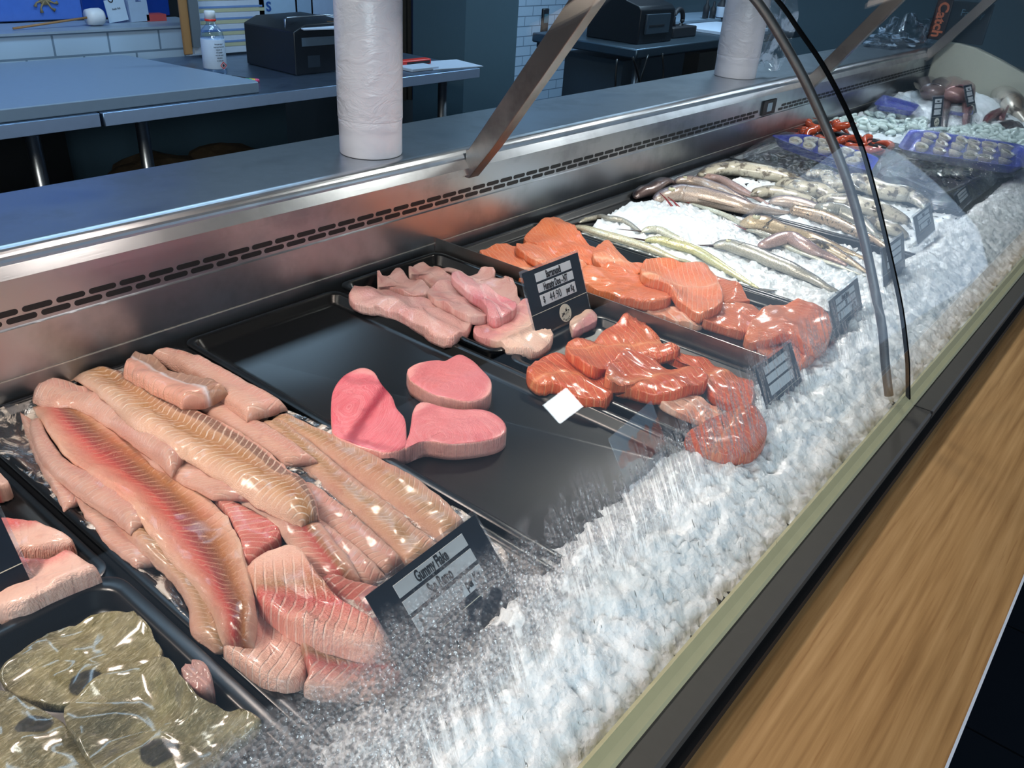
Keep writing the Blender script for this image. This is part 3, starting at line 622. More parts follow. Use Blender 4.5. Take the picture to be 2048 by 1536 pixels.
# ================================================================ ice
def icesheet(name, label, x0, x1, y0, y1, zf, res=0.0055, amp=0.006, seed=1.0, mask=None):
    nx, ny = int((x1-x0)/res), int((y1-y0)/res); v = []; f = []; idx = {}
    for i in range(nx+1):
        for j in range(ny+1):
            x = x0+(x1-x0)*i/nx; y = y0+(y1-y0)*j/ny
            q = Vector((x*28, y*28, seed)); nz = mnoise.fractal(q, 0.8, 2.1, 5)*amp+(mnoise.cell(Vector((x*150, y*150, seed)))-0.5)*0.0042
            idx[i, j] = len(v); v.append((x, y, zf(x, y)+nz))
    for i in range(nx):
        for j in range(ny):
            x = x0+(x1-x0)*(i+.5)/nx; y = y0+(y1-y0)*(j+.5)/ny
            if mask is None or mask(x, y): f.append((idx[i, j], idx[i+1, j], idx[i+1, j+1], idx[i, j+1]))
    o = mesh_obj(name, v, f, M['ice'], None)
    va = np.array(v); hf_put(va[:, 0], va[:, 1], va[:, 2]-0.001)
    tag(o, label, 'ice'); o['kind'] = 'stuff'; return o
def bank(x, y):
    e = 0.335+0.02*mnoise.noise(Vector((x*4, 3, 0)))+(0.02 if x > 1.4 else 0)
    t = (y-0.2)/(e-0.2)
    if t < 1: return -0.002+0.036*math.sin(min(max(t, 0), 1)*math.pi/2)
    return 0.034-(y-e)*0.62
icesheet('crushed_ice', 'bank of crushed white ice heaped between the trays and the curved glass', -0.3, 4.4, 0.2035, 0.385, bank)
def garice(x, y):
    bx, by = P(1290, 430, 0.03)[:2]; m = 0.030*math.exp(-(((x-bx-0.02)/0.13)**2+((y-by)/0.17)**2))
    e = min(x-1.45, 1.895-x, y-0.365, 1.05-y)
    return 0.011+m-0.012*math.exp(-max(e, 0)/0.012)
icesheet('crushed_ice', 'crushed ice heaped in the tray under the garfish', 1.452, 1.89, 0.366, 0.97, garice, 0.005, 0.007, 4.0)
icesheet('crushed_ice', 'thin bed of ice under the squid and flathead', 1.92, 2.35, 0.366, 0.95, lambda x, y: 0.009, 0.008, 0.006, 9.0)
def farice(x, y):
    cx, cy = P(1905, 185, 0.05)[:2]; return 0.012+0.09*math.exp(-(((x-3.95)/0.34)**2+((y-0.84)/0.22)**2))
icesheet('crushed_ice', 'mound of white ice behind the red fish at the far end', 3.07, 4.40, 0.366, 1.05, farice, 0.011, 0.012, 7.0)
# ================================================================ shark fillets (gummy flake tray)
# plastic liner the fillets lie on
lin_px = zA((-60, 500), (180, 445), (1200, 420), (1680, 500), (2000, 640), (2300, 900), (2740, 1110), (3000, 1500), (2500, 2150), (1700, 2140), (1280, 1880), (1000, 1620), (700, 1340), (430, 1130), (180, 900), (-60, 700))
slab('plastic_liner', 'clear wrinkled plastic sheet lying under the long pink shark fillets', lin_px, 0.0025, M['film_hazy'], 'plastic sheet', lump=0.004, edge=0.1)
def S(*a, **k): return strip('shark_fillet', *a, group='long shark fillets in the flake tray', **k)
S('pale shark fillet under the hazy liner, furthest left in the flake tray', zA((110, 500), (170, 700), (260, 880), (370, 1080)), zA((200, 560), (300, 780), (400, 940), (500, 1010)), 0.012, F['pale'], seed=1, n=30)
S('pale shark fillet fogged by the liner, left of the red and brown one', zA((380, 860), (480, 1080), (640, 1290), (800, 1400)), zA((520, 900), (660, 1040), (820, 1220), (960, 1380)), 0.012, F['pale'], seed=2, n=30)
S('long pale shark fillet with an orange edge, along the left rim of the flake tray', zA((480, 880), (640, 1080), (800, 1290), (980, 1450), (1090, 1620), (1120, 1790), (1250, 1890)), zA((640, 890), (830, 1060), (960, 1240), (1120, 1420), (1260, 1610), (1330, 1760), (1400, 1880)), 0.018, F['tan'], seed=3)
S('long tan shark fillet at the right rim of the flake tray, under clear film', zB((-180, 560), (60, 700), (280, 860), (480, 1010), (680, 1160), (860, 1290)), zB((-100, 500), (120, 600), (420, 740), (680, 880), (860, 1020), (960, 1130)), 0.016, F['tan'], seed=4)
S('golden ribbed shark fillet second from the right rim of the tray', zB((-240, 560), (-60, 740), (140, 930), (340, 1110), (520, 1290), (600, 1410)), zB((-120, 540), (110, 700), (310, 860), (520, 1020), (720, 1180), (860, 1300)), 0.018, F['tan'], seed=5)
S('pink shark fillet crossing behind the ribbed golden one near the back', zA((1130, 450), (1300, 560), (1480, 680), (1660, 800)), zA((1300, 430), (1500, 540), (1700, 660), (1860, 780)), 0.016, F['pale'], seed=6, n=30)
S('rounded pale shark fillet tapering to a thin tip left of the ticket', zB((-60, 960), (100, 1120), (260, 1270), (400, 1380), (500, 1440)), zB((60, 900), (230, 1020), (400, 1160), (540, 1290), (610, 1370)), 0.020, F['pale'], seed=7)
S('pale shark fillet with a ragged edge in the middle of the pile', zA((1000, 850), (1240, 970), (1500, 1100), (1700, 1230), (1900, 1400), (2080, 1540)), zA((1160, 740), (1400, 850), (1700, 1010), (1950, 1170), (2130, 1310), (2260, 1450)), 0.016, F['pale'], seed=8)
slab('shark_fillet', 'smooth pale shark fillet end at the front left corner of the flake tray', zC((1300, 800), (1480, 560), (1640, 660), (1780, 830), (1800, 980), (1700, 1045), (1540, 1020), (1400, 920)), 0.018, F['pale'], group='long shark fillets in the flake tray', axis=-0.9, seed=9)
slab('shark_fillet', 'dull pink shark fillet behind the fogged glass at the tray front', zC((1760, 760), (1980, 830), (2200, 860), (2350, 960), (2200, 1080), (1960, 1110), (1780, 1080), (1800, 960)), 0.016, F['pinkred'], group='long shark fillets in the flake tray', axis=-0.9, seed=10)
slab('shark_fillet', 'red wedge of shark with fine white ribs in the middle of the pile', zA((1240, 1000), (1360, 1050), (1500, 1110), (1650, 1220), (1560, 1320), (1440, 1400), (1400, 1260), (1320, 1120)), 0.018, F['ribs'], group='long shark fillets in the flake tray', axis=0.9, seed=11)
S('pink shark fillet with a red shiny patch, right of the red wedge', zA((1240, 940), (1450, 1040), (1620, 1160), (1700, 1300), (1800, 1430), (1870, 1500)), zA((1420, 880), (1640, 990), (1840, 1110), (1960, 1240), (2060, 1370), (2120, 1470)), 0.017, F['pinkred'], seed=12)
S('ribbed orange pink shark fillet just left of the flake ticket', zB((80, 1500), (160, 1600), (300, 1700), (430, 1790)), zB((230, 1430), (400, 1490), (560, 1560), (700, 1640)), 0.02, F['ribs'], seed=13, n=26)
slab('shark_fillet', 'thick rounded pink shark fillet in front with raised white ribs', zC((1440, 330), (1620, 220), (1740, 240), (1830, 360), (1960, 520), (2100, 640), (2250, 740), (2300, 830), (2150, 850), (1950, 800), (1760, 740), (1590, 640), (1480, 520)), 0.026, F['pinkred'], group='long shark fillets in the flake tray', axis=-0.75, seed=14)
S('thin white shark fillet edge beside the red and brown fillet', zA((165, 560), (185, 680), (270, 830), (420, 960), (600, 1080), (760, 1200)), zA((240, 530), (300, 660), (420, 800), (600, 900), (780, 1010), (900, 1150)), 0.016, F['pale'], seed=15)
S('largest shark fillet, streaked red and brown down its middle', zA((185, 450), (250, 560), (380, 740), (560, 880), (740, 1010), (860, 1180), (980, 1330), (1130, 1500), (1240, 1680), (1300, 1850)), zA((470, 460), (700, 610), (920, 760), (1120, 900), (1270, 1030), (1390, 1200), (1450, 1400), (1490, 1590), (1500, 1730), (1480, 1850)), 0.022, F['redbrown'], n=70, m=25, seed=16)
S('white lobe of shark fillet between the red brown and gold ones', zA((750, 640), (860, 780), (1010, 880), (1130, 940), (1240, 1000)), zA((900, 600), (1080, 700), (1270, 820), (1420, 920), (1500, 1010)), 0.014, F['pale'], seed=17, n=28)
S('pale pink shark fillet with a blunt end near the back panel', zA((180, 420), (270, 445), (430, 455), (580, 530), (720, 630), (860, 730), (1000, 850)), zA((230, 345), (400, 325), (560, 355), (700, 440), (830, 540), (960, 640), (1080, 760)), 0.024, F['pale'], seed=18)
S('golden shark fillet on top with white herringbone ribs', zA((395, 290), (520, 340), (640, 440), (760, 560), (900, 620), (1040, 720), (1200, 820), (1350, 920), (1500, 1020), (1640, 1090), (1760, 1140)), zA((640, 240), (770, 275), (880, 350), (1060, 430), (1250, 510), (1400, 590), (1560, 690), (1680, 780), (1790, 890), (1850, 1000), (1865, 1100)), 0.026, F['gold'], n=76, m=27, seed=19)
S('long pink shark loin lying behind the thick chunk, ending in a cut face', zA((870, 170), (1050, 240), (1200, 340), (1320, 430), (1440, 520)), zA((990, 140), (1150, 185), (1330, 270), (1500, 360), (1680, 450)), 0.030, F['pale'], n=40, cut=(0, 0), power=4, seed=20)
S('thick cut shark chunk with a silvery seam and brown ribbed top', zA((715, 255), (820, 320), (940, 380), (1060, 440)), zA((790, 170), (960, 190), (1120, 250), (1330, 350)), 0.034, F['chunk'], n=34, power=4, seed=21)
# pale pieces left
slab('fish_piece', 'pale fish piece behind the left ticket, cut off by the frame', zm(0, 900, 400/2048, [(-150, 200), (0, 260), (60, 310), (115, 380), (60, 430), (-100, 440)]), 0.02, F['kinglet'], cat='fish fillet', seed=22)
slab('fish_piece', 'pale fish piece with a pink edge, upper one right of the left ticket', zm(0, 900, 400/2048, [(-40, 760), (160, 760), (320, 765), (410, 775), (560, 840), (755, 930), (750, 980), (600, 1030), (300, 1060), (-40, 1060)]), 0.022, F['kinglet'], cat='fish fillet', axis=-0.35, seed=23)
slab('fish_piece', 'pale fish piece with a pink ridge, lower one right of the left ticket', zm(0, 900, 400/2048, [(-60, 1060), (300, 1040), (500, 1020), (700, 1030), (850, 1120), (1030, 1240), (960, 1290), (760, 1370), (500, 1480), (200, 1620), (-60, 1640)]), 0.024, F['kinglet'], cat='fish fillet', axis=-0.35, seed=24)
# ================================================================ swordfish steaks
def steak(label, poly, m, axis, seed, th=0.024): return slab('swordfish_steak', label, poly, th, m, cat='fish steak', edge=0.1, sidemat=F['steak_side'], rigid=True, lump=0.0006, axis=axis, seed=0)
steak('tall pink swordfish steak with a dark red seam across it', zB((180, 560), (190, 430), (250, 340), (350, 285), (430, 305), (480, 385), (540, 455), (566, 525), (615, 585), (625, 690), (618, 745), (540, 740), (430, 700), (300, 650), (205, 605)), F['steak1'], -0.95, 1)
steak('pink swordfish steak with a pointed corner, furthest back', zB((628, 290), (700, 250), (800, 232), (850, 240), (935, 190), (1000, 215), (1055, 280), (1115, 350), (1120, 410), (1090, 455), (1000, 480), (900, 468), (780, 440), (660, 370), (630, 330)), F['steak2'], 0.4, 2)
steak('oval pink swordfish steak nearest the glass', zB((655, 530), (700, 480), (850, 475), (1000, 500), (1120, 545), (1190, 595), (1207, 655), (1150, 700), (1000, 730), (850, 735), (700, 700), (610, 680), (640, 590)), F['steak2'], 0.1, 3)
# ================================================================ barramundi
def BA(label, poly, m=None, th=0.02, axis=None, seed=0): return slab('barramundi_fillet', label, poly, th*0.6, m or F['barra'], group='barramundi fillets in the tray', axis=axis, seed=seed, edge=0.1, dome=0.004, lump=0.003)
BA('greyish pink barramundi fillet in the far back corner of its tray', zD((730, 270), (820, 250), (960, 300), (1150, 335), (1165, 375), (1300, 400), (1320, 470), (1330, 560), (1150, 520), (1000, 420), (860, 330)), seed=1)
BA('barramundi fillet second from the back panel, mottled grey', zD((570, 285), (660, 258), (740, 300), (880, 340), (920, 410), (800, 450), (680, 390)), seed=2)
BA('barramundi fillet by the left back edge of its tray', zD((355, 370), (430, 320), (530, 312), (650, 370), (720, 440), (690, 490), (560, 480), (440, 430)), seed=3)
BA('barramundi fillet with a white cut face at the front of its tray', zD((1010, 740), (1060, 670), (1200, 640), (1290, 560), (1400, 520), (1490, 640), (1560, 760), (1500, 830), (1400, 865), (1250, 845), (1100, 800)), F['barra_cut'], 0.022, 0.2, seed=4)
BA('small barramundi piece showing on the right of the ticket', zD((1680, 640), (1810, 590), (1860, 645), (1800, 690), (1690, 720)), F['barra_cut'], 0.02, seed=5)
BA('largest barramundi fillet along the left rim of its tray', zD((160, 480), (280, 400), (400, 425), (500, 465), (640, 500), (800, 560), (980, 620), (1010, 660), (960, 745), (860, 785), (760, 760), (560, 650), (400, 580), (250, 540)), None, 0.024, -0.5, seed=6)
BA('barramundi fillet in the middle of the pile with dark flecked end', zD((700, 450), (790, 375), (900, 395), (1030, 480), (1120, 580), (1110, 640), (980, 640), (850, 570), (740, 520)), None, 0.022, seed=7)
BA('fibrous bright pink barramundi strip lying on top of the others', zD((860, 365), (910, 340), (1020, 395), (1180, 470), (1295, 545), (1295, 600), (1180, 668), (1115, 640), (1090, 570), (960, 470)), F['barra_pink'], 0.024, -0.6, seed=8)
# ================================================================ salmon
def SA(label, poly, m='salmon', th=0.02, axis=None, seed=0): return slab('salmon_fillet', label, poly, th*0.62, F[m], group='large orange salmon fillets', axis=axis, seed=seed, lump=0.0035, edge=0.1, dome=0.004)
SA('salmon fillet at the back left against the divider, long white seam', zE((-120, 295), (0, 262), (70, 270), (140, 310), (260, 400), (330, 470), (420, 560), (300, 560), (80, 450), (-60, 360)), 'salmon', 0.018, -0.62, 1)
SA('salmon fillet furthest back in the large salmon tray', zE((140, 220), (235, 135), (310, 110), (375, 130), (470, 205), (600, 310), (650, 370), (560, 400), (420, 350), (260, 290), (160, 255)), 'salmon2', 0.024, -0.6, 2)
SA('salmon fillet behind the barramundi ticket with a white seam', zE((90, 290), (130, 255), (250, 252), (420, 310), (560, 385), (620, 450), (560, 520), (430, 480), (280, 400), (160, 340)), 'salmon', 0.022, -0.55, 3)
SA('salmon fillet with a raised pointed corner', zE((540, 310), (625, 240), (680, 290), (780, 345), (860, 390), (800, 450), (660, 440), (570, 380)), 'salmon', 0.022, -0.5, 4)
SA('pale salmon belly piece under the largest salmon fillet', zE((815, 605), (960, 595), (1100, 650), (1195, 700), (1160, 748), (1010, 705), (870, 660)), 'salmon_belly', 0.016, -0.4, 5)
SA('small salmon piece with parallel cut lines beside the gar tray', zE((1250, 460), (1380, 490), (1460, 560), (1445, 600), (1310, 620), (1240, 560)), 'salmon2', 0.020, 0.9, 6)
SA('salmon fillet in the middle with a rippled front edge', zE((455, 430), (640, 370), (780, 430), (980, 530), (1000, 590), (900, 610), (760, 600), (620, 560), (520, 525), (455, 505)), 'salmon2', 0.028, 0.8, 7)
SA('oval salmon piece right of the pale belly piece', zE((1190, 680), (1270, 605), (1380, 585), (1480, 625), (1540, 690), (1470, 770), (1420, 795), (1300, 760), (1200, 725)), 'salmon2', 0.024, -0.4, 8)
SA('largest salmon fillet draped on top of the pile', zE((820, 440), (850, 365), (950, 350), (1100, 380), (1200, 395), (1270, 470), (1305, 600), (1250, 655), (1160, 685), (1060, 610), (980, 530), (890, 485)), 'salmon', 0.028, -1.0, 9)
SA('small salmon piece at the front end of the large salmon tray', zE((1500, 880), (1560, 800), (1640, 765), (1760, 820), (1860, 890), (1740, 980), (1590, 940)), 'salmon2', 0.022, 0.3, 10)
SA('salmon fillet at the front right beside the third ticket', zE((1430, 800), (1480, 700), (1560, 640), (1680, 602), (1840, 635), (1930, 690), (1940, 780), (1900, 865), (1800, 880), (1700, 800), (1560, 830), (1450, 850)), 'salmon2', 0.03, 0.1, 11)
def SB(label, poly, m='salmon_deep', th=0.02, axis=None, seed=0): return slab('salmon_fillet', label, poly, th*0.62, F[m], group='deep orange salmon fillets', axis=axis, seed=seed, lump=0.0035, edge=0.1, dome=0.004)
SB('deep orange salmon fillet at the right side of the smaller salmon tray', zE((960, 920), (1060, 890), (1190, 920), (1310, 975), (1430, 1030), (1490, 1130), (1430, 1230), (1260, 1180), (1190, 1090), (1160, 1010)), 'salmon_deep', 0.02, -0.5, 1)
SB('salmon piece with pale skin edge in the middle front of the smaller tray', zE((925, 1150), (1000, 1125), (1070, 1150), (1220, 1200), (1330, 1290), (1260, 1320), (1100, 1280), (950, 1210)), 'salmon_belly', 0.016, -0.4, 2)
SB('lowest deep orange salmon piece behind fogged glass', zE((1080, 1400), (1200, 1310), (1350, 1240), (1490, 1240), (1560, 1380), (1490, 1490), (1350, 1510), (1200, 1470)), 'salmon_deep', 0.024, 0.2, 3)
SB('deep orange salmon fillet at the left corner of the smaller tray', zE((153, 1020), (220, 950), (320, 918), (410, 930), (520, 1010), (640, 1080), (665, 1140), (620, 1190), (500, 1180), (330, 1120), (200, 1070)), 'salmon_deep', 0.024, -0.45, 4)
SB('deep orange salmon fillet rising to a pointed tip at the back', zE((380, 880), (440, 835), (515, 862), (600, 800), (700, 720), (775, 658), (850, 735), (930, 810), (970, 860), (1050, 868), (1045, 892), (960, 920), (820, 960), (660, 1000), (560, 1020), (440, 950)), 'salmon_deep', 0.026, -0.6, 5)
SB('ribbed deep orange salmon fillet lying across the top of the smaller tray', zE((610, 1040), (650, 960), (740, 890), (850, 890), (1000, 925), (1130, 975), (1212, 1030), (1200, 1090), (1120, 1115), (1060, 1125), (900, 1155), (720, 1115), (640, 1090)), 'salmon_deep', 0.030, -0.35, 6)
# ================================================================ john dory fillets, bottom left
def DO(label, poly, th, axis, seed, spots=()):
    sl_ = []
    for (sx, sy, r, ry, an) in spots:
        c0, c1, c2 = [P(x, y, 0.02) for x, y in zC((sx, sy), (sx+r*math.cos(an), sy+r*math.sin(an)), (sx-ry*math.sin(an), sy+ry*math.cos(an)))]
        d = (c1-c0)[:2]; ra = float(np.linalg.norm(d)); d = d/ra; sl_.append((float(c0[0]), float(c0[1]), float(d[0]), float(d[1]), ra, float(np.linalg.norm((c2-c0)[:2]))))
    return slab('john_dory_fillet', label, poly, th*0.45, dory_mat(sl_), group='grey green fillets with skin', axis=axis, seed=seed, lump=0.0045, dome=0.005, edge=0.1)
DO('grey green skinned fillet at the back of the bottom left tray', zC((0, 1010), (180, 860), (330, 730), (440, 685), (560, 650), (700, 630), (830, 660), (880, 720), (915, 800), (960, 900), (860, 1010), (650, 1080), (500, 1160), (300, 1180), (100, 1120)), 0.022, 0.9, 1, [(490, 1010, 110, 70, -0.35)])
slab('john_dory_fillet', 'curled pale flesh end poking out on the right of the grey green fillets', zC((1060, 980), (1120, 925), (1200, 940), (1245, 1010), (1240, 1100), (1150, 1130), (1080, 1080)), 0.022, F['barra'], group='grey green fillets with skin', seed=4)
DO('grey green skinned fillet cut off by the lower left corner of the frame', zC((-300, 1060), (0, 1090), (150, 1150), (330, 1240), (400, 1310), (480, 1420), (600, 1560), (500, 1800), (-300, 1800)), 0.024, 0.5, 2, [(195, 1275, 110, 60, -0.15)])
DO('large olive gold skinned fillet in the middle of the bottom left tray', zC((375, 1250), (430, 1140), (560, 1040), (720, 965), (900, 905), (1000, 935), (1080, 1040), (1180, 1130), (1350, 1200), (1530, 1270), (1450, 1370), (1250, 1540), (1000, 1750), (700, 1750), (520, 1500)), 0.028, -0.8, 3, [(930, 1440, 120, 75, -0.2)])
# ================================================================ whole fish
def fish(name, label, spine, hw, mat, cat='fish', flat=0.75, dark=-1, head=0.2, eye=True, beak=0.0, beakmat=None, tail=0.0, dorsal=0.0, group=None, n=36, m=18, wprof=None, z_add=0.0, seed=0, eye_r=0.13, tailside=None, snout=0.35):
    """body lying on its side or belly: spine in picture points (head first), half width in metres"""
    W = onto(spline(spine, n), hw*flat); X, Y = W[:, 0], W[:, 1]
    t = np.linspace(0, 1, n); T = np.gradient(np.stack([X, Y], 1), axis=0); T /= np.linalg.norm(T, axis=1)[:, None]; N = np.stack([-T[:, 1], T[:, 0]], 1)
    if wprof is None: wprof = [(0, snout), (0.06, 0.62), (0.18, 0.95), (0.35, 1.0), (0.6, 0.85), (0.85, 0.4), (0.96, 0.22), (1, 0.2)]
    r = np.interp(t, [a for a, _ in wprof], [b_ for _, b_ in wprof])*hw
    base = hf_patch(X, Y, 3); base = np.convolve(np.pad(base, 3, 'edge'), np.ones(7)/7, 'valid')+z_add
    cz = base+r*flat*0.85
    arc = np.concatenate([[0], np.cumsum(np.hypot(np.diff(X), np.diff(Y)))])
    v = []; uv = []
    for i in range(n):
        for k in range(m):
            a = 2*math.pi*k/m; cx = math.cos(a); sz = math.sin(a)
            v.append((X[i]+N[i, 0]*cx*r[i], Y[i]+N[i, 1]*cx*r[i], cz[i]+sz*r[i]*flat)); uv.append((float(arc[i]), 0.5+0.5*cx*dark))
    f = [(i*m+k, i*m+(k+1) % m, (i+1)*m+(k+1) % m, (i+1)*m+k) for i in range(n-1) for k in range(m)]
    v += [(X[0]-T[0, 0]*r[0]*.6, Y[0]-T[0, 1]*r[0]*.6, cz[0]), (X[-1]+T[-1, 0]*r[-1]*.6, Y[-1]+T[-1, 1]*r[-1]*.6, cz[-1])]; uv += [(0, .5), (0, .5)]
    f += [(k, n*m, (k+1) % m) for k in range(m)]+[((n-1)*m+k, (n-1)*m+(k+1) % m, n*m+1) for k in range(m)]
    root = empty(name, label, cat, (float(X[n//2]), float(Y[n//2]), float(base[n//2])), group)
    inv = -Vector(root.location)
    def loc(vs): return [(a+inv.x, b_+inv.y, c_+inv.z) for a, b_, c_ in vs]
    mesh_obj('body', loc(v), f, mat, root, uv)
    def at(tt): 
        i = tt*(n-1); a = int(min(i, n-2)); u = i-a
        g = lambda q: q[a]*(1-u)+q[a+1]*u
        return g(X), g(Y), g(cz), g(r), N[a], T[a]
    if eye:
        x, y, z, rr, nn, tt = at(0.055+head*0.25); er = hw*eye_r*2.2
        ex, ey = x+nn[0]*rr*0.32*dark, y+nn[1]*rr*0.32*dark; ez = z+rr*flat*0.97
        e = MB(); e.lathe([(er, -er*.5), (er*1.0, 0), (er*.8, er*.3), (er*.45, er*.42), (0.0001, er*.45)], 14, (ex+inv.x, ey+inv.y, ez+inv.z)); eo = e.build('eye', M['eye_white'], root, True)
        MB().lathe([(er*.5, er*.3), (er*.45, er*.47), (0.0001, er*.52)], 12, (ex+inv.x, ey+inv.y, ez+inv.z)).build('pupil', M['pupil'], eo, True)
        x, y, z, rr, nn, tt = at(0.12+head*0.4)
        g = [(x+nn[0]*rr*s_*0.8+tt[0]*rr*0.25*(1-abs(s_)**2)+inv.x, y+nn[1]*rr*s_*0.8+tt[1]*rr*0.25*(1-abs(s_)**2)+inv.y, z+rr*flat*math.sqrt(max(0, 1-s_*s_*.64))+inv.z) for s_ in np.linspace(-.9, .9, 9)]
        MB().tube(g, hw*0.035, 6).build('gill_cover', M['fin'], root, True)
    if beak:
        for s_ in (-1, 1):
            p0 = np.array([X[0], Y[0], cz[0]]); d = np.array([-T[0, 0], -T[0, 1], 0.02]); q = np.array([N[0, 0], N[0, 1], 0])*s_*r[0]*.35
            MB().tube([tuple(p0+q+np.array(inv)), tuple(p0+q+d*beak*.5+np.array(inv)), tuple(p0+q*.8+d*beak*(1 if s_ > 0 else .9)+np.array(inv))], [r[0]*.4, r[0]*.22, r[0]*.08], 6).build('jaw', beakmat or M['beak'], root, True)
    if tail:
        p = np.array([X[-1], Y[-1]]); d = T[-1]; nn = N[-1]; z = cz[-1]; L_ = tail
        out = [(0, .15), (.35, .5), (1, 1.0), (.72, .1), (1, -1.0), (.35, -.5), (0, -.15)]
        top = [(p[0]+d[0]*a*L_+nn[0]*b_*L_*.55+inv.x, p[1]+d[1]*a*L_+nn[1]*b_*L_*.55+inv.y, z+inv.z+0.001+0.004*a) for a, b_ in out]; bot = [(a, b_, c_-0.0015) for a, b_, c_ in top]; q = len(top)
        fc = [(0, 1, 2, 3), (0, 3, 4, 5), (0, 5, 6)]
        mesh_obj('tail_fin', top+bot, fc+[tuple(i+q for i in c_[::-1]) for c_ in fc]+[(i, (i+1) % q, q+(i+1) % q, q+i) for i in range(q)], M['fin'], root, None, False)
    if dorsal:
        pts = [at(a) for a in np.linspace(.34, .62, 6)]; up = []
        for i, (x, y, z, rr, nn, tt) in enumerate(pts):
            hh = dorsal*[.6, 1, .8, .6, .4, .15][i]
            up.append(((x+nn[0]*rr*.95*dark, y+nn[1]*rr*.95*dark, z), (x+nn[0]*(rr+hh)*dark-tt[0]*-hh*.3, y+nn[1]*(rr+hh)*dark+tt[1]*hh*.3, z+hh*.25)))
        v2 = loc([q[0] for q in up]+[q[1] for q in up]); v2 += [(a, b_, c_-0.001) for a, b_, c_ in v2]; k = len(up)
        fc = [(i, i+1, k+i+1, k+i) for i in range(k-1)]
        mesh_obj('dorsal_fin', v2, fc+[tuple(j+2*k for j in c_[::-1]) for c_ in fc], M['fin'], root, None, False)
    x2 = np.stack([X+N[:, 0]*r*s_ for s_ in (-.8, -.4, 0, .4, .8)], 1); y2 = np.stack([Y+N[:, 1]*r*s_ for s_ in (-.8, -.4, 0, .4, .8)], 1)
    z2 = np.stack([cz+r*flat*math.sqrt(1-s_*s_) for s_ in (-.8, -.4, 0, .4, .8)], 1); fillin(x2, y2, z2)
    return root
GP = [(0, .30), (0.05, .62), (0.12, .9), (0.3, 1.0), (0.6, .9), (0.85, .5), (1, .15)]
fish('garfish', 'garfish half buried in ice at the back left of its tray', zF((170, 565), (280, 548), (430, 560), (560, 610)), 0.0091, K['gar_grey'], beak=0.05, wprof=GP, snout=.3)
fish('garfish', 'pale bellied garfish lying along the left rim of the gar tray', zF((140, 590), (350, 655), (550, 715), (700, 770), (860, 835)), 0.0120, K['gar_pale'], wprof=GP, eye=False)
fish('garfish', 'garfish with its eye showing, lying just behind the yellow silver one', zF((540, 598), (640, 612), (760, 660), (900, 730)), 0.0105, K['gar'], beak=0.055, wprof=GP)
fish('garfish', 'thin garfish with a red beak half sunk in ice beside the flathead', zF((820, 455), (1000, 520), (1100, 570), (1250, 650), (1450, 740), (1650, 810), (1850, 880)), 0.0077, K['gar'], beak=0.06, beakmat=M['redbeak'], wprof=GP, eye=False)
fish('garfish', 'garfish with a broken red beak between the ice and the brown flathead', zF((1150, 610), (1300, 660), (1420, 700), (1500, 745)), 0.0070, K['gar_grey'], beak=0.05, beakmat=M['redbeak'], wprof=GP, eye=False)
fish('garfish', 'yellow and silver garfish with a long beak pointing left', zF((565, 625), (640, 650), (740, 695), (860, 745), (960, 805), (1060, 860), (1150, 908), (1225, 945)), 0.0135, K['gar_yellow'], beak=0.06, tail=0.03, wprof=GP)
fish('garfish', 'large grey garfish curved across the ice nearest the glass', zF((960, 690), (1060, 712), (1180, 755), (1300, 805), (1420, 850), (1520, 890), (1620, 935), (1700, 960)), 0.0195, K['gar_grey'], beak=0.035, tail=0.03, wprof=GP)
for i, pts in enumerate([((640, 390), (720, 452)), ((690, 388), (765, 432))]):
    a, b_ = [P(*q, 0.045) for q in zF(*pts)]; base = float(max(hf_patch(np.array([a[0], b_[0]]), np.array([a[1], b_[1]]))))+0.003
    tag(MB().tube([(a[0], a[1], base+0.006), ((a[0]+b_[0])/2, (a[1]+b_[1])/2, base+0.004), (b_[0], b_[1], base-0.003)], [0.0008, 0.0018, 0.003], 8).build('garfish_beak', M['redbeak'], None, True), ['thin red garfish beak sticking out of the ice, left of the pair', 'thin red garfish beak sticking out of the ice, right of the pair'][i], 'fish beak')
fish('whiting', 'dark headed fish at the back of the ice tray against the steel panel', zF((500, 400), (600, 365), (700, 320), (760, 310)), 0.0212, K['darkfish'], eye=False, seed=1)
fish('whiting', 'slim silver purple fish, middle one of the three behind the ice mound', zF((740, 320), (880, 350), (1050, 400), (1200, 455)), 0.0212, K['whiting'], tail=0.03)
fish('whiting', 'pinkish slim fish, furthest of the three behind the ice mound', zF((850, 300), (1000, 330), (1130, 390), (1280, 450)), 0.0163, K['whiting_pink'])
fish('whiting', 'large silver purple fish, nearest of the three behind the ice mound', zF((620, 410), (780, 410), (950, 445), (1100, 480), (1250, 490), (1400, 490)), 0.0310, K['whiting'], tail=0.05, dorsal=0.01)
def sq(label, pts, hw, m='squid', cat='squid'):
    return fish('squid', label, pts, hw, K[m], cat, flat=0.6, eye=False, wprof=[(0, .3), (.12, .75), (.3, 1), (.7, .95), (.85, .7), (1, .45)], n=30, seed=3)
sq('squid with brown blotches furthest back beside the blue pack', zF((880, 285), (1050, 262), (1250, 285), (1420, 320), (1520, 370)), 0.0346)
sq('shiny grey squid lying in front of the blotched one', zF((1330, 330), (1460, 360), (1600, 400), (1710, 440)), 0.0346)
sq('grey white squid tube between the pink fish and the shiny squid', zF((1180, 400), (1300, 400), (1440, 425), (1560, 445)), 0.0269)
sq('glossy squid crossing behind the curved steel arm', zG((700, 960), (900, 1000), (1100, 1040), (1290, 1090), (1390, 1130)), 0.0385)
sq('glossy brown squid nearest the tall middle ticket', zG((640, 1080), (850, 1120), (1050, 1170), (1250, 1230)), 0.0346)
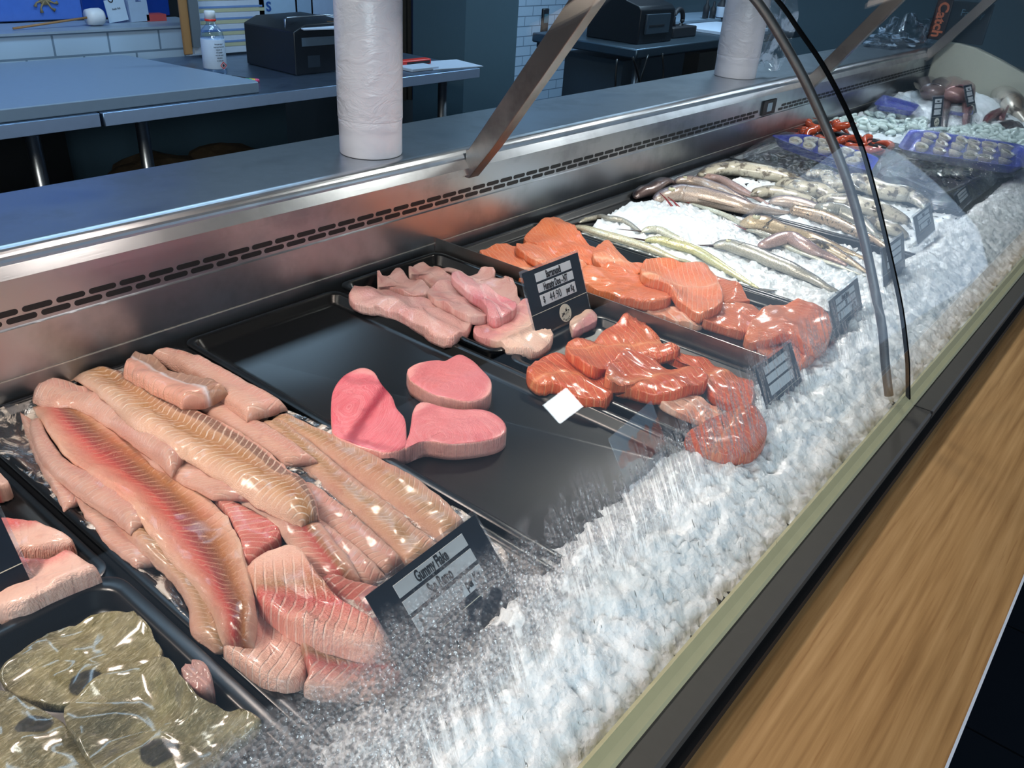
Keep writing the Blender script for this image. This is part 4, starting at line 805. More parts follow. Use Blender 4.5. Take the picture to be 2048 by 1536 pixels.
sq('small grey squid in front of the glossy ones, left of the glass joint', zG((960, 1220), (1120, 1290), (1240, 1330)), 0.0250)
FP = [(0, .45), (.06, .85), (.18, 1.0), (.3, .85), (.6, .6), (.85, .3), (1, .15)]
fish('flathead', 'olive speckled flathead tail running toward the glass', zF((1420, 500), (1550, 535), (1700, 585), (1850, 650), (1990, 710)), 0.0221, K['olive'], eye=False, wprof=[(0, .8), (.3, 1), (.7, .7), (1, .3)])
fish('flathead', 'brown mottled flathead with dark fin right of the thin garfish', zF((1130, 560), (1230, 590), (1370, 625), (1530, 660), (1700, 710), (1850, 760)), 0.0323, K['flathead'], wprof=FP, flat=.6, dorsal=0.014)
fish('flathead', 'blue brown flathead lower down beside the glass joint', zF((1480, 700), (1620, 730), (1760, 790), (1860, 845)), 0.0238, K['flathead'], eye=False, wprof=FP, flat=.6)
fish('whiting', 'silver grey fish between the shiny squid and the olive flathead', zF((1290, 440), (1450, 470), (1600, 510), (1760, 560)), 0.022, K['whiting'], eye=False, seed=5)
fish('whiting', 'grey fish lying against the olive flathead on its far side', zF((1560, 470), (1700, 520), (1840, 580), (1960, 640)), 0.024, K['gar_grey'], eye=False, seed=6)
fish('whiting', 'pale bellied fish in front of the brown mottled flathead', zF((1240, 625), (1400, 670), (1560, 725), (1740, 800)), 0.019, K['whiting_pink'], eye=False, seed=7)
sq('small squid tube tucked behind the glossy squid near the steel arm', zG((560, 920), (680, 945), (800, 985)), 0.026)
# ================================================================ blue shellfish packs
def film_over(name, poly, z, dz, seed, parent=None, mat='film', label=None):
    O = np.array([P(x, y, z) for x, y in spline(poly, 60, True)]); c = O.mean(0); v = []; f = []; n = 60; rings = np.linspace(1, 0.06, 16)
    for r in rings:
        for k in range(n):
            x = c[0]+(O[k, 0]-c[0])*r; y = c[1]+(O[k, 1]-c[1])*r
            e = min(1, (1-r)/0.22); zz = z-0.02*(1-e)+dz*(mnoise.ridged_multi_fractal(Vector((x*9, y*9, seed)), 1, 2.1, 4, 1, 2)-0.9)*0.5*(0.4+0.6*e)
            v.append((x, y, zz))
    v.append((c[0], c[1], z)); m_ = len(v); nr = len(rings)
    f = [(r*n+k, r*n+(k+1) % n, (r+1)*n+(k+1) % n, (r+1)*n+k) for r in range(nr-1) for k in range(n)]+[((nr-1)*n+k, (nr-1)*n+(k+1) % n, m_-1) for k in range(n)]
    o = mesh_obj(name, v, f, M[mat], parent, None, False)
    return o
def quadtray(label, q, z, h, mat, wall=0.006, filmpoly=None, seed=0, dz=0.02, name='shellfish_pack'):
    """rectangular moulded pack from its four picture corners on height z"""
    c4 = [P(x, y, z+h)[:2] for x, y in q]; root = empty(name, label, 'seafood pack', (float(sum(c[0] for c in c4)/4), float(sum(c[1] for c in c4)/4), z))
    cx = root.location
    def ring(s, zz, rnd=0.18):
        out = []
        for i in range(4):
            a, b_, c_ = [np.array(c4[(i+k-1) % 4]) for k in range(3)]
            p0 = b_+(a-b_)*rnd; p1 = b_+(c_-b_)*rnd
            for t in np.linspace(0, 1, 6): out.append((1-t)**2*p0+2*t*(1-t)*b_+t*t*p1)
        m_ = sum(np.array(c) for c in c4)/4
        return [(*(m_+(p-m_)*s-np.array([cx.x, cx.y])), zz) for p in out]
    v = []; 
    for s, zz in ((0.86, 0), (0.97, h*0.85), (1.0, h), (0.93, h), (0.91, h*.9), (0.84, 0.005)): v += ring(s, zz)
    n = 24; f = [(i*n+j, i*n+(j+1) % n, (i+1)*n+(j+1) % n, (i+1)*n+j) for i in range(5) for j in range(n)]+[tuple(range(n)), tuple(range(5*n, 6*n))]
    mesh_obj('moulded_tray', v, f, mat, root, None, True).data.set_sharp_from_angle(angle=R_(50))
    if filmpoly:
        o = film_over('clear_wrap', filmpoly, z+h+0.006, dz, seed, None); o.parent = root; o.location = (-cx.x, -cx.y, -z)
    return root, c4
def shell_mesh(name, r, mats, flesh_=True):
    m = MB(); prof = [(0.0001, -0.006), (r*.5, -0.005), (r*.85, 0.0), (r, 0.005), (r*.92, 0.0055), (r*.75, 0.002), (r*.4, 0.0), (0.0001, -0.001)]
    m.lathe(prof, 16, (0, 0, 0.006)); o = m.build(name, mats[0], None, True)
    for v in o.data.vertices: v.co.x *= 1.45*(1+0.15*math.sin(v.co.y*90)); v.co.y *= 0.95
    p = MB().lathe([(0.0001, -.002), (r*.55, 0), (r*.6, .003), (r*.3, .0055), (0.0001, .006)], 12, (0, 0, 0.006)).build('oyster_meat', mats[1], o, True)
    return o, p
M['pearl'] = plain('oyster_shell', '#e0dccf', 0.25, var=0.2, Coat_Weight=0.5); M['meat'] = plain('oyster_meat', '#a8a08c', 0.15, var=0.2, Coat_Weight=0.6)
def oysters(c4, z, nx, ny, label, grp, seed=0, skip=()):
    rnd = random.Random(seed); c = [np.array(q) for q in c4]; first = None; w_ = np.linalg.norm(c[1]-c[0])/nx
    for i in range(nx):
        for j in range(ny):
            a = (i+.5)/nx*0.84+0.08; b_ = (j+.5)/ny*0.76+0.12
            p = (c[0]*(1-a)+c[1]*a)*(1-b_)+(c[3]*(1-a)+c[2]*a)*b_
            if first is None: o, m_ = shell_mesh('oyster', 0.021, (M['pearl'], M['meat'])); first = (o, m_)
            else:
                o = first[0].copy(); COL.objects.link(o); m_ = first[1].copy(); COL.objects.link(m_); m_.parent = o
            o.location = (p[0]+rnd.uniform(-.004, .004), p[1]+rnd.uniform(-.004, .004), z); o.rotation_euler = (rnd.uniform(.05, .3), rnd.uniform(-.15, .15), rnd.uniform(-.5, .5)); o.scale = (1, 1, 1.9+rnd.random()*.4)
            tag(o, label, 'oyster', grp)
zt = 0.045
r1, c4 = quadtray('blue oyster pack in clear wrap left of the glass joint', zG((290, 650), (560, 640), (1060, 800), (990, 905)), 0.03, 0.026, M['blue_tray'], filmpoly=zG((130, 740), (290, 630), (400, 605), (600, 635), (850, 700), (1010, 735), (1080, 800), (1030, 900), (930, 960), (700, 930), (300, 820)), seed=2)
oysters(c4, 0.037, 2, 5, 'opened oyster under wrap in the blue pack left of the glass joint', 'oysters in the left blue pack', 1)
r3, c4c = quadtray('dark navy mussel pack in loose clear wrap at the front of its tray', zG((1065, 870), (1480, 760), (1850, 880), (1480, 1060)), 0.021, 0.02, M['dark_tray'], filmpoly=zG((1040, 860), (1300, 780), (1700, 800), (1870, 880), (1830, 960), (1580, 1110), (1280, 1060), (1080, 960)), seed=5)
r2, c4b = quadtray('blue oyster pack in crumpled clear wrap right of the glass joint', zG((1165, 745), (1270, 600), (2080, 720), (2060, 880)), 0.052, 0.026, M['blue_tray'], filmpoly=zG((1050, 840), (1110, 700), (1220, 610), (1400, 590), (1800, 640), (2120, 720), (2150, 850), (1850, 900), (1500, 880), (1200, 890)), seed=3)
oysters(c4b, 0.059, 3, 6, 'opened oyster under wrap in the blue pack right of the glass joint', 'oysters in the right blue pack', 2)
r4, c4d = quadtray('small blue wrapped pack at the back near the end panel', zG((1010, 440), (1080, 370), (1330, 440), (1290, 490)), 0.05, 0.02, M['blue_tray'], filmpoly=zG((990, 450), (1060, 355), (1200, 360), (1370, 450), (1300, 500), (1100, 500)), seed=8)
r5, c4e = quadtray('flat blue wrapped pack lying in front of the red fish', zG((1470, 470), (1500, 445), (1700, 470), (1690, 510)), 0.05, 0.014, M['blue_tray'], filmpoly=zG((1380, 520), (1480, 450), (1720, 460), (1730, 530), (1500, 560)), seed=9)
# mussels in the navy pack
mm = MB().lathe([(0.0001, -.006), (.007, -.003), (.010, 0.002), (.007, .006), (0.0001, .008)], 12, (0, 0, 0.006)).build('mussel', M['shell'], None, True)
for v in mm.data.vertices: v.co.x *= 2.2; v.co.y *= 1.1*(1-0.3*v.co.x/0.02)
cc = [np.array(q) for q in c4c]; rnd = random.Random(4)
for k in range(34):
    o = mm if k == 0 else mm.copy()
    if k: COL.objects.link(o)
    a, b_ = rnd.uniform(.14, .86), rnd.uniform(.16, .84); p = (cc[0]*(1-a)+cc[1]*a)*(1-b_)+(cc[3]*(1-a)+cc[2]*a)*b_
    o.location = (p[0], p[1], 0.027+rnd.uniform(0, .012)); o.rotation_euler = (rnd.uniform(-.5, .5), rnd.uniform(-.4, .4), rnd.uniform(0, 6.28))
    tag(o, 'black mussel under clear wrap in the dark navy pack', 'mussel', 'mussels in the navy pack')
# ================================================================ prawns, octopus, calamari pieces
M['prawn'] = plain('cooked_prawn', '#d9582e', 0.25, var=0.25, Coat_Weight=0.5); M['calamari'] = plain('calamari_flesh', '#d9e8e4', 0.25, var=0.12, Coat_Weight=0.4)
def prawn_proto():
    root = empty('cooked_prawn', 'x', 'prawn'); a = np.linspace(0.2, 2.6, 16); R0 = 0.030
    pts = [(R0*math.cos(t)-0.0, R0*math.sin(t)-.014, 0.009) for t in a]; rr = [0.003, .008, .0095, .010, .0098, .0094, .009, .0085, .008, .0074, .0066, .0058, .005, .0042, .003, .002]
    rr = [r*1.25*(1+0.10*(i % 2)) for i, r in enumerate(rr)]
    MB().tube(pts, rr, 12).build('body', M['prawn'], root, True)
    e = pts[-1]; MB().add([(e[0], e[1], .009), (e[0]-.012, e[1]-.012, .011), (e[0]-.001, e[1]-.016, .011), (e[0], e[1], .007), (e[0]-.012, e[1]-.012, .009), (e[0]-.001, e[1]-.016, .009)], [(0, 1, 2), (5, 4, 3), (0, 3, 4, 1), (1, 4, 5, 2), (2, 5, 3, 0)]).build('tail_fan', M['prawn'], root)
    for s_ in (-1, 1): MB().tube([(pts[0][0], pts[0][1], .01), (pts[0][0]+.012, pts[0][1]-.02, .014), (pts[0][0]+.02*s_*.3, pts[0][1]-.045, .010)], .0006, 5).build('antenna', M['prawn'], root, True)
    return root
pp_ = prawn_proto(); rnd = random.Random(11); first = True
def copy_tree(o, parent=None):
    c_ = o.copy(); COL.objects.link(c_); c_.parent = parent
    for ch in list(o.children): copy_tree(ch, c_)
    return c_
def scatter(proto, poly, count, z, dz, label, cat, grp, seed, s0=0.9, s1=1.15, tilt=.4):
    global first
    rnd = random.Random(seed); W = [P(x, y, z)[:2] for x, y in poly]
    xs = [w_[0] for w_ in W]; ys = [w_[1] for w_ in W]; k = 0; out = []; mind = 0.75*math.sqrt((max(xs)-min(xs))*(max(ys)-min(ys))/max(count, 1)); tries = 0
    def inside(x, y):
        c_ = False; n = len(W)
        for i in range(n):
            (x1, y1), (x2, y2) = W[i], W[(i+1) % n]
            if (y1 > y) != (y2 > y) and x < (x2-x1)*(y-y1)/(y2-y1)+x1: c_ = not c_
        return c_
    while k < count and tries < 6000:
        tries += 1; x, y = rnd.uniform(min(xs), max(xs)), rnd.uniform(min(ys), max(ys))
        if not inside(x, y) or any((x-a)**2+(y-b_)**2 < mind**2 for a, b_ in out):
            if tries % 300 == 0: mind *= 0.85
            continue
        out.append((x, y)); o = copy_tree(proto); base = float(hf_patch(np.array([x]), np.array([y]))[0])
        o.location = (x, y, base+rnd.uniform(0, dz)); o.rotation_euler = (rnd.uniform(-tilt, tilt), rnd.uniform(-tilt, tilt), rnd.uniform(0, 6.28)); s = rnd.uniform(s0, s1); o.scale = (s, s, s)
        tag(o, label, cat, grp); k += 1
def kill(o):
    for ch in list(o.children): kill(ch)
    bpy.data.objects.remove(o)
scatter(pp_, zG((490, 540), (620, 545), (720, 640), (610, 660), (520, 610)), 7, .05, .02, 'orange prawn in the heap just left of the curved steel arm', 'prawn', 'prawns left of the steel arm', 1)
scatter(pp_, zG((700, 545), (870, 560), (930, 600), (1120, 640), (1080, 720), (900, 690), (760, 620)), 15, .05, .02, 'orange prawn in the heap between the steel arm and the right blue pack', 'prawn', 'prawns right of the steel arm', 2)
kill(pp_)
def ring_proto():
    m = MB(); pts = [(0.017*math.cos(t), 0.013*math.sin(t), 0.010+0.003*math.sin(2*t)) for t in np.linspace(0.3, 5.6, 16)]
    m.tube(pts, [0.004]+[0.0068]*14+[0.004], 8); return m.build('calamari_piece', M['calamari'], None, True)
rp = ring_proto()
scatter(rp, zG((710, 520), (960, 470), (1150, 480), (1380, 520), (1400, 590), (1150, 580), (900, 545)), 60, .05, .016, 'white curled calamari piece in the pile behind the right blue pack', 'calamari', 'calamari pieces behind the blue pack', 3)
scatter(rp, zG((1480, 575), (1800, 560), (2060, 600), (2080, 720), (1900, 690), (1600, 620)), 70, .05, .016, 'white curled calamari piece in the pile at the right edge of the photo', 'calamari', 'calamari pieces at the right edge', 4)
kill(rp)
slab('fish_piece', 'flat white fish piece beside the calamari, just right of the glass joint', zG((920, 575), (1050, 545), (1160, 560), (1140, 590), (1000, 600)), 0.012, plain('white_fish', '#cfe0e2', 0.3), 'fish fillet', seed=31)
# ================================================================ red fish and big fish at the far end
fish('red_fish', 'dark brown red fish in front of the ice mound, left of the red one', zG((1270, 290), (1350, 330), (1450, 400), (1560, 460)), 0.046, K['darkfish'], dorsal=.02)
fish('red_fish', 'dark red fish leaning on the ice behind the upright ticket', zG((1430, 285), (1510, 330), (1590, 400), (1690, 470)), 0.052, K['snapper'], dorsal=.02)
fish('red_fish', 'thin pink red fish lying on top of the ice mound', zG((1450, 275), (1540, 285), (1680, 310)), 0.022, K['snapper'], eye=False)
fish('brown_fish', 'brown and white fish at the end panel, left of the pair', zG((1740, 310), (1800, 265), (1870, 250), (1950, 290)), 0.050, K['brownfish'])
fish('brown_fish', 'glossy brown fish at the end panel, cut off by the right frame edge', zG((1860, 310), (1950, 255), (2040, 262), (2160, 300)), 0.058, K['brownfish'], seed=2)
fish('brown_fish', 'greyish brown fish lying below the glossy brown one', zG((1790, 350), (1860, 385), (1950, 440), (2060, 520)), 0.058, K['brownfish'], seed=3)
fish('red_fish', 'small red fish at the foot of the ice mound', zG((1790, 510), (1860, 480), (1930, 470)), 0.018, K['snapper'], eye=False)
fish('grey_fish', 'grey blue fish with its tail toward the right frame edge', zG((1880, 540), (1960, 570), (2050, 620)), 0.026, K['darkfish'], eye=False)
# ================================================================ tickets
def ticket(label, x, y, z0, th, ti, w_, h, lines=(), logo=True, blank=False, price=None, px=0.0185):
    root = empty('price_ticket', label, 'price ticket', (x, y, z0), None, (-ti, 0, th))
    a = MB().box(-0.004, w_+0.004, 0.0011, 0.0026, 0.0, h+0.004); a.box(-0.004, w_+0.004, 0.0011, 0.022, -0.0, 0.0016)
    a.build('acrylic_holder', M['acrylic'], root, bevel=0.0004)
    if blank: return root
    MB().box(0, w_, 0.0, 0.001, 0.004, h).build('card', M['card'], root)
    s = w_/0.145
    rows = [(0.93, 0.80), (0.765, 0.635), (0.595, 0.425)]
    for i, (t1, t0) in enumerate(rows):
        MB().box(w_*.19, w_*.83, -0.0006, 0.0, h*t0, h*t1).build('label_strip', M['strip'], root, bevel=0.0002 if i < 2 else 0.0005)
        if i < len(lines) and lines[i]:
            tx = lines[i]
            if i == 2:
                text('writing', tx[0], px*.8*s, M['ink'], root, (w_*.23, -0.0008, h*(t0+t1)/2), 0.62, 0.02, 'LEFT')
                text('handwritten_price', tx[1], px*1.05*s, M['ink'], root, (w_*.45, -0.0008, h*(t0+t1)/2), 0.72, -0.004, 'CENTER')
                text('writing', tx[2], px*.75*s, M['ink'], root, (w_*.79, -0.0008, h*(t0+t1)/2), 0.55, 0.03, 'RIGHT')
            else: text('writing', tx, min(px*s, h*.155), M['ink'], root, (w_*.5, -0.0008, h*(t0+t1)/2-.0006), 0.50, 0.03)
    MB().box(0, w_, -0.0004, 0.0, h*.345, h*.353).build('divider_line', M['logo'], root)
    if logo:
        m = MB(); r = h*.14; n = 28
        v = [(w_*.55+r*math.cos(2*math.pi*k/n), yy, h*.185+r*math.sin(2*math.pi*k/n)) for yy in (-0.0006, 0.0) for k in range(n)]
        m.add(v, [tuple(range(n)), tuple(range(n, 2*n))]+[(i, (i+1) % n, n+(i+1) % n, n+i) for i in range(n)]); lg = m.build('logo', M['logo'], root)
        fpts = [(-.75, .12), (-.55, .0), (-.75, -.28), (-.62, -.3), (-.35, -.08), (0, -.25), (.4, -.15), (.68, .1), (.72, .2), (.5, .3), (.25, .34), (.3, .55), (.1, .38), (-.15, .22), (-.4, .06)]
        fv = [(w_*.55+r*a_, yy, h*.185+r*b_) for yy in (-0.0009, -0.0006) for a_, b_ in fpts]; k = len(fpts)
        me_f = [tuple(range(k)), tuple(range(k, 2*k))]+[(i, (i+1) % k, k+(i+1) % k, k+i) for i in range(k)]
        MB().add(fv, me_f).build('fish_emblem', M['ink'], lg)
        text('emblem_word', 'fish', r*.75, M['logo'], lg, (w_*.57, -0.0011, h*.187), 0.8, 0.01)
        for i, ch in enumerate('DIRECT'):
            an = R_(228+i*17); text('emblem_letter', ch, r*.3, M['ink'], lg, (w_*.55+r*.8*math.cos(an), -0.0008, h*.185+r*.8*math.sin(an)), .8, .02, rot=(R_(90), -(an+R_(90)), 0))
    return root
T1 = ticket('blue black price ticket standing on the barramundi fillets', 0.959, 0.690, 0.024, -0.019, 0.397, 0.145, 0.106, ('Barramundi', 'Humpty Doo - NT', ('$', '44.90', 'per Kg')))
T2 = ticket('price ticket reading Gummy Flake, leaning at the front of the shark fillets', 0.352, 0.341, 0.014, 0.047, 0.742, 0.148, 0.100, ('Gummy Flake', 'San Remo', ('$', '', 'per Kg')), logo=False)
T3 = ticket('price ticket behind fogged glass at the front of the smaller salmon tray', 1.004, 0.311, 0.012, -0.004, 0.532, 0.122, 0.083, (), logo=False)
T4 = ticket('price ticket at the front of the large salmon tray beside the gar ice', 1.331, 0.341, 0.012, 0.028, 0.417, 0.150, 0.076, ('Atlantic Salmon', 'TAS', ('$', '', 'per Kg')), logo=False)
T5 = ticket('pale price ticket seen through the glass joint, in front of the garfish', 1.628, 0.359, 0.02, 0.008, 0.328, 0.140, 0.08, (), logo=False)
T6 = ticket('price ticket in front of the squid, right of the glass joint', 1.932, 0.384, 0.03, 0.026, 0.453, 0.148, 0.065, ('Flathead', '', ('$', '', 'per Kg')), logo=False)
T7 = ticket('small looking price ticket in front of the navy mussel pack', 2.297, 0.387, 0.03, 0.045, 0.591, 0.148, 0.045, (), logo=False)
T8 = ticket('upright price ticket standing among the calamari pieces', 3.263, 0.73, 0.05, -0.319, 0.219, 0.062, 0.105, ('Calamari', '', ('$', '', 'Kg')))
T9 = ticket('upright price ticket standing in the ice in front of the red fish', 3.692, 0.702, 0.05, -0.126, 0.492, 0.081, 0.115, ('Snapper', '', ('$', '', 'Kg')))
T10 = ticket('empty clear ticket holder at the front of the swordfish tray', 0.735, 0.371, 0.012, 0.09, 0.536, 0.108, 0.068, blank=True)
bx = P(73, 1183, 0.02); T11 = ticket('black price ticket cut off by the left edge of the frame', bx[0]-0.148, bx[1]-0.0, 0.012, 0.0, 0.50, 0.148, 0.106, ('', '', ('', '', 'Kg')), logo=False)
# ================================================================ plastic bag rolls on the ledge
def roll_mat():
    t = NT('plastic_roll'); oc = t.obj((1, 1, 1)); n1 = t.noise(t.obj((9, 9, 16)), 2.2, 4, 0.6, 1.2); sp = t.n('SeparateXYZ', i0=oc)
    wr_ = t.math('MULTIPLY', t.ss(sp.outputs[2], 0.035, 0.06), 1.0)
    h = t.math('MULTIPLY', n1, wr_)
    return t.done(t.bsdf(t.mix(n1, lin('#d5d3da'), lin('#bdbcc6')), 0.33, 0, t.bump(h, 0.32, 0.012), Coat_Weight=0.2, Coat_Roughness=0.25))
M['roll'] = roll_mat()
def roll(label, x, y, r, hgt, flap=False):
    root = empty('plastic_bag_roll', label, 'plastic roll', (x, y, 0.205))
    MB().lathe([(r*.8, 0.0), (r*.985, 0.0008), (r, 0.003), (r, 0.05), (r*1.015, 0.07), (r*1.015, hgt), (r*.4, hgt)], 48).build('film_roll', M['roll'], root, True).data.set_sharp_from_angle(angle=R_(50))
    MB().lathe([(r*1.0, 0.062), (r*1.022, 0.066), (r*1.024, 0.26), (r*1.0, 0.265)], 48).build('outer_wrap', M['roll'], root, True)
    if flap:
        v = []; nx, nz = 10, 18
        for i in range(nx+1):
            for j in range(nz+1):
                a, b_ = i/nx, j/nz; xx = r*.9+a*0.17*(1-abs(b_-.55)*.9); zz = 0.36-b_*0.36+0.02*a
                v.append((xx, -r*.35-0.05*a+0.012*math.sin(a*7+b_*5), zz))
        f = [(i*(nz+1)+j, (i+1)*(nz+1)+j, (i+1)*(nz+1)+j+1, i*(nz+1)+j+1) for i in range(nx) for j in range(nz)]
        k = len(v); v += [(a, b_-0.0012, c_) for a, b_, c_ in v]; f += [tuple(q+k for q in g[::-1]) for g in f]
        mesh_obj('loose_bag', v, f, film_mat('loose_bag_film', 0.9, '#b8c8dc', 0.15, 12), root)
    return root
roll('tall white roll of plastic bags standing on the steel ledge nearest the camera', 1.052, 1.175, 0.0575, 0.62)
roll('white roll of plastic bags further along the ledge with a loose bag hanging', 2.640, 1.212, 0.066, 0.62, True)
# ================================================================ near bench
bn = empty('prep_bench', 'stainless steel preparation bench behind the counter with dark shelf space below', 'bench')
XJ = 1.148
MB().box(-1.2, XJ-0.003, 2.41, 3.18, 0.012, 0.050).build('bench_top', M['bench_steel'], bn, bevel=0.003)
MB().box(XJ+0.003, 2.766, 2.405, 3.18, 0.012, 0.050).build('bench_top', M['bench_steel'], bn, bevel=0.003)
MB().box(-1.2, XJ-0.006, 2.4085, 2.4095, 0.014, 0.048).build('edge_highlight', plain('bright_bench_edge', '#9fb4d6', 0.35, 0.25), bn); MB().box(XJ+0.006, 2.763, 2.4035, 2.4045, 0.014, 0.048).build('edge_highlight', plain('bench_edge_highlight_right', '#a9c0e2', 0.35, 0.25), bn)  # thin pale strips paint the light caught by the steel bench edge
for x in (0.98, 1.30, 2.62): MB().tube([(x, 2.48, -0.85), (x, 2.48, 0.012)], 0.019, 16).build('leg', M['steel'], bn, True)
MB().box(-1.2, 2.70, 2.5, 3.15, -0.62, -0.60).build('lower_shelf', M['dark_room'], bn)
MB().box(1.30, 2.25, 3.05, 3.10, -0.60, 0.0).build('splash_panel', M['pillar'], bn)
t_ = MB().box(-1.2, 1.25, 2.9, 3.0, -0.599, -0.02).build('storage_crate', M['black']); tag(t_, 'black shadowed crate stored under the bench at the left', 'crate')
for lab, px, sz in (('crumpled brown paper bag on the shelf under the bench, left', (310, 322), .12), ('pale torn cardboard piece on the shelf under the bench, right', (450, 300), .10)):
    c_ = PY(*px, 2.72); m = MB(); rnd = random.Random(int(px[0])); pts = []
    bm = bmesh.new(); bmesh.ops.create_icosphere(bm, subdivisions=3, radius=sz)
    for v in bm.verts:
        k = 1+0.25*mnoise.noise(v.co*14+Vector((px[0], 0, 0))); v.co = Vector((v.co.x*1.5*k, v.co.y*k, max(v.co.z*0.7*k, -0.06)))
    me = bpy.data.meshes.new('paper_bag'); bm.to_mesh(me); bm.free(); me.materials.append(M['brown']); o = bpy.data.objects.new('paper_bag', me); COL.objects.link(o); o.location = (c_[0], 2.74, c_[2]-sz*.55); tag(o, lab, 'paper bag')
    MB().box(-sz*1.3, sz*1.3, -.08, .08, -.599-o.location.z, -.05).build('contents', M['black'], o)
cbz = 0.050
q = [P(0, 190, .075), P(515, 175, .075)]
cb = MB().add([(-1.0, 2.66, 0), (1.725, 2.46, 0), (1.70, 2.96, 0), (-1.0, 3.14, 0)], [(0, 1, 2, 3)])
v0 = [(-1.0, 2.425), (1.690, 2.425), (1.700, 2.46), (1.60, 3.08), (1.58, 3.10), (-1.0, 3.10)]
v = [(x, y, z) for z in (0.0505, 0.085) for x, y in v0]; n = len(v0)
o = MB().add(v, [tuple(range(n)), tuple(range(n, 2*n))]+[(i, (i+1) % n, n+(i+1) % n, n+i) for i in range(n)]).build('cutting_board', plain('cutting_board_plastic', '#8397ad', 0.45), None, bevel=0.003)
tag(o, 'large pale plastic cutting board lying on the steel bench', 'cutting board')
# bottle
bp = P(432, 148, .05); root = empty('spirit_bottle', 'clear plastic bottle with white label and white cap on the bench', 'bottle', tuple(bp))
sb = 1.0
MB().lathe([(0.036, 0), (0.040, 0.004), (0.040, 0.125), (0.036, 0.145), (0.022, 0.160), (0.0155, 0.166), (0.0155, 0.178)], 32).build('body', film_mat('bottle_plastic', 0.5, '#a9bcd4', 0.1, 5, (.8, .88, .96, 1)), root, True)
MB().lathe([(0.0405, 0.022), (0.0408, 0.023), (0.0408, 0.118), (0.0405, 0.119)], 32).build('label', M['paper'], root, True)
MB().lathe([(0.019, 0.176), (0.0195, 0.178), (0.0195, 0.182), (0.019, 0.183)], 24).build('cap_ring', M['red'], root, True)
MB().lathe([(0.0185, 0.182), (0.0185, 0.206), (0.016, 0.209), (0.0001, 0.209)], 24).build('cap', M['white'], root, True)
for i in range(7):
    mid = text('label_text', ['flammable liquid', 'keep away from heat', 'external use', 'store upright', 'rinse with water', 'seek advice', 'use with care'][i], 0.006, M['ink'], root, (-0.004+0.0, -0.0412, 0.105-i*0.009), 0.8, 0.0)
dmd = MB(); dd = [(0, .013), (.013, 0), (0, -.013), (-.013, 0)]
dmd.add([(x_+.008, -0.0413, z_+0.034) for x_, z_ in dd]+[(x_*.72+.008, -0.0413, z_*.72+0.034) for x_, z_ in dd]+[(x_*.35+.008, -0.0413, z_*.45+0.034) for x_, z_ in dd], [(0, 1, 5, 4), (1, 2, 6, 5), (2, 3, 7, 6), (3, 0, 4, 7), (8, 9, 10, 11)], 0); dmd.m = [0, 0, 0, 0, 1]
dmd.build('hazard_diamond', [M['red'], M['ink']], root)
# markers
for i, (c, nm) in enumerate((('#3a2f6e', 'purple'), ('#2fb89a', 'green'), ('#d8c23a', 'yellow'), ('#e0457a', 'pink'))):
    a = P(440+i*8, 153+i*0.5, .058); e = P(496+i*7, 162+i*0.0, .058)
    mk = empty('marker_pen', nm+' capped marker pen lying beside the cutting board', 'marker pen', tuple(a))
    d = np.array(e)-np.array(a)
    MB().tube([(0, 0, 0), tuple(d*.8)], 0.0065, 10).build('barrel', M['ink'], mk, True); MB().tube([tuple(d*.8), tuple(d)], 0.0072, 10).build('cap', plain('cap_'+nm, c, 0.4), mk, True)
# label scale near bench
def scale_machine(label, x, y, z, w_, d, h, rz, screen):
    root = empty('weighing_scale', label, 'scale', (x, y, z), None, (0, 0, rz))
    prof = [(0, 0), (0, h*.32), (d*.25, h*.40), (d*.62, h), (d, h), (d, 0)]
    v = [(xx, yy, zz) for xx in (0, w_) for yy, zz in prof]; n = len(prof)
    MB().add(v, [tuple(range(n)), tuple(range(n, 2*n))]+[(i, (i+1) % n, n+(i+1) % n, n+i) for i in range(n)]).build('housing', M['scale_body'], root, bevel=0.004)
    return root
a = P(512, 130, .052); s1 = empty('weighing_scale', 'black label scale turned side on, on the bench behind the white roll', 'scale', (1.99, 2.62, .0505))
pr_ = [(0.0, 0.0), (0.0, 0.125), (0.05, 0.145), (0.24, 0.15), (0.40, 0.03), (0.40, 0.0)]
v = [(x_, y_, z_) for y_ in (0, 0.30) for x_, z_ in pr_]; n = len(pr_)
MB().add(v, [tuple(range(n)), tuple(range(n, 2*n))]+[(i, (i+1) % n, n+(i+1) % n, n+i) for i in range(n)]).build('housing', M['scale_body'], s1, bevel=0.004)
MB().box(0.03, 0.17, -0.001, 0.0, 0.083, 0.108).build('sticker', plain('grey_sticker', '#5f7488', 0.5), s1)
MB().box(0.05, 0.10, -0.001, 0.0, 0.02, 0.055).build('socket_panel', plain('socket_panel', '#27323e', 0.5), s1)
def slope(name, u0, u1, y0, y1, mat, off=0.002):
    A = np.array([0.24, 0.15]); B = np.array([0.40, 0.03]); nn = np.array([0.6, 0.8])
    p = [A+(B-A)*u0+nn*off, A+(B-A)*u1+nn*off]; v = [(p[i][0], y_, p[i][1]) for i, y_ in ((0, y0), (1, y0), (1, y1), (0, y1))]; v += [(a_-.0015*.6, b_, c_-.0015*.8) for a_, b_, c_ in v]
    MB().add(v, [(0, 1, 2, 3), (7, 6, 5, 4), (0, 4, 5, 1), (1, 5, 6, 2), (2, 6, 7, 3), (3, 7, 4, 0)]).build(name, mat, s1)
s1.scale = (1.12, 1.0, 1.18)
slope('screen', .08, .62, .02, .28, plain('scale_screen', '#5b84b8', 0.3)); slope('key_pad', .68, .9, .02, .28, plain('pink_keys', '#c25a68', 0.4))
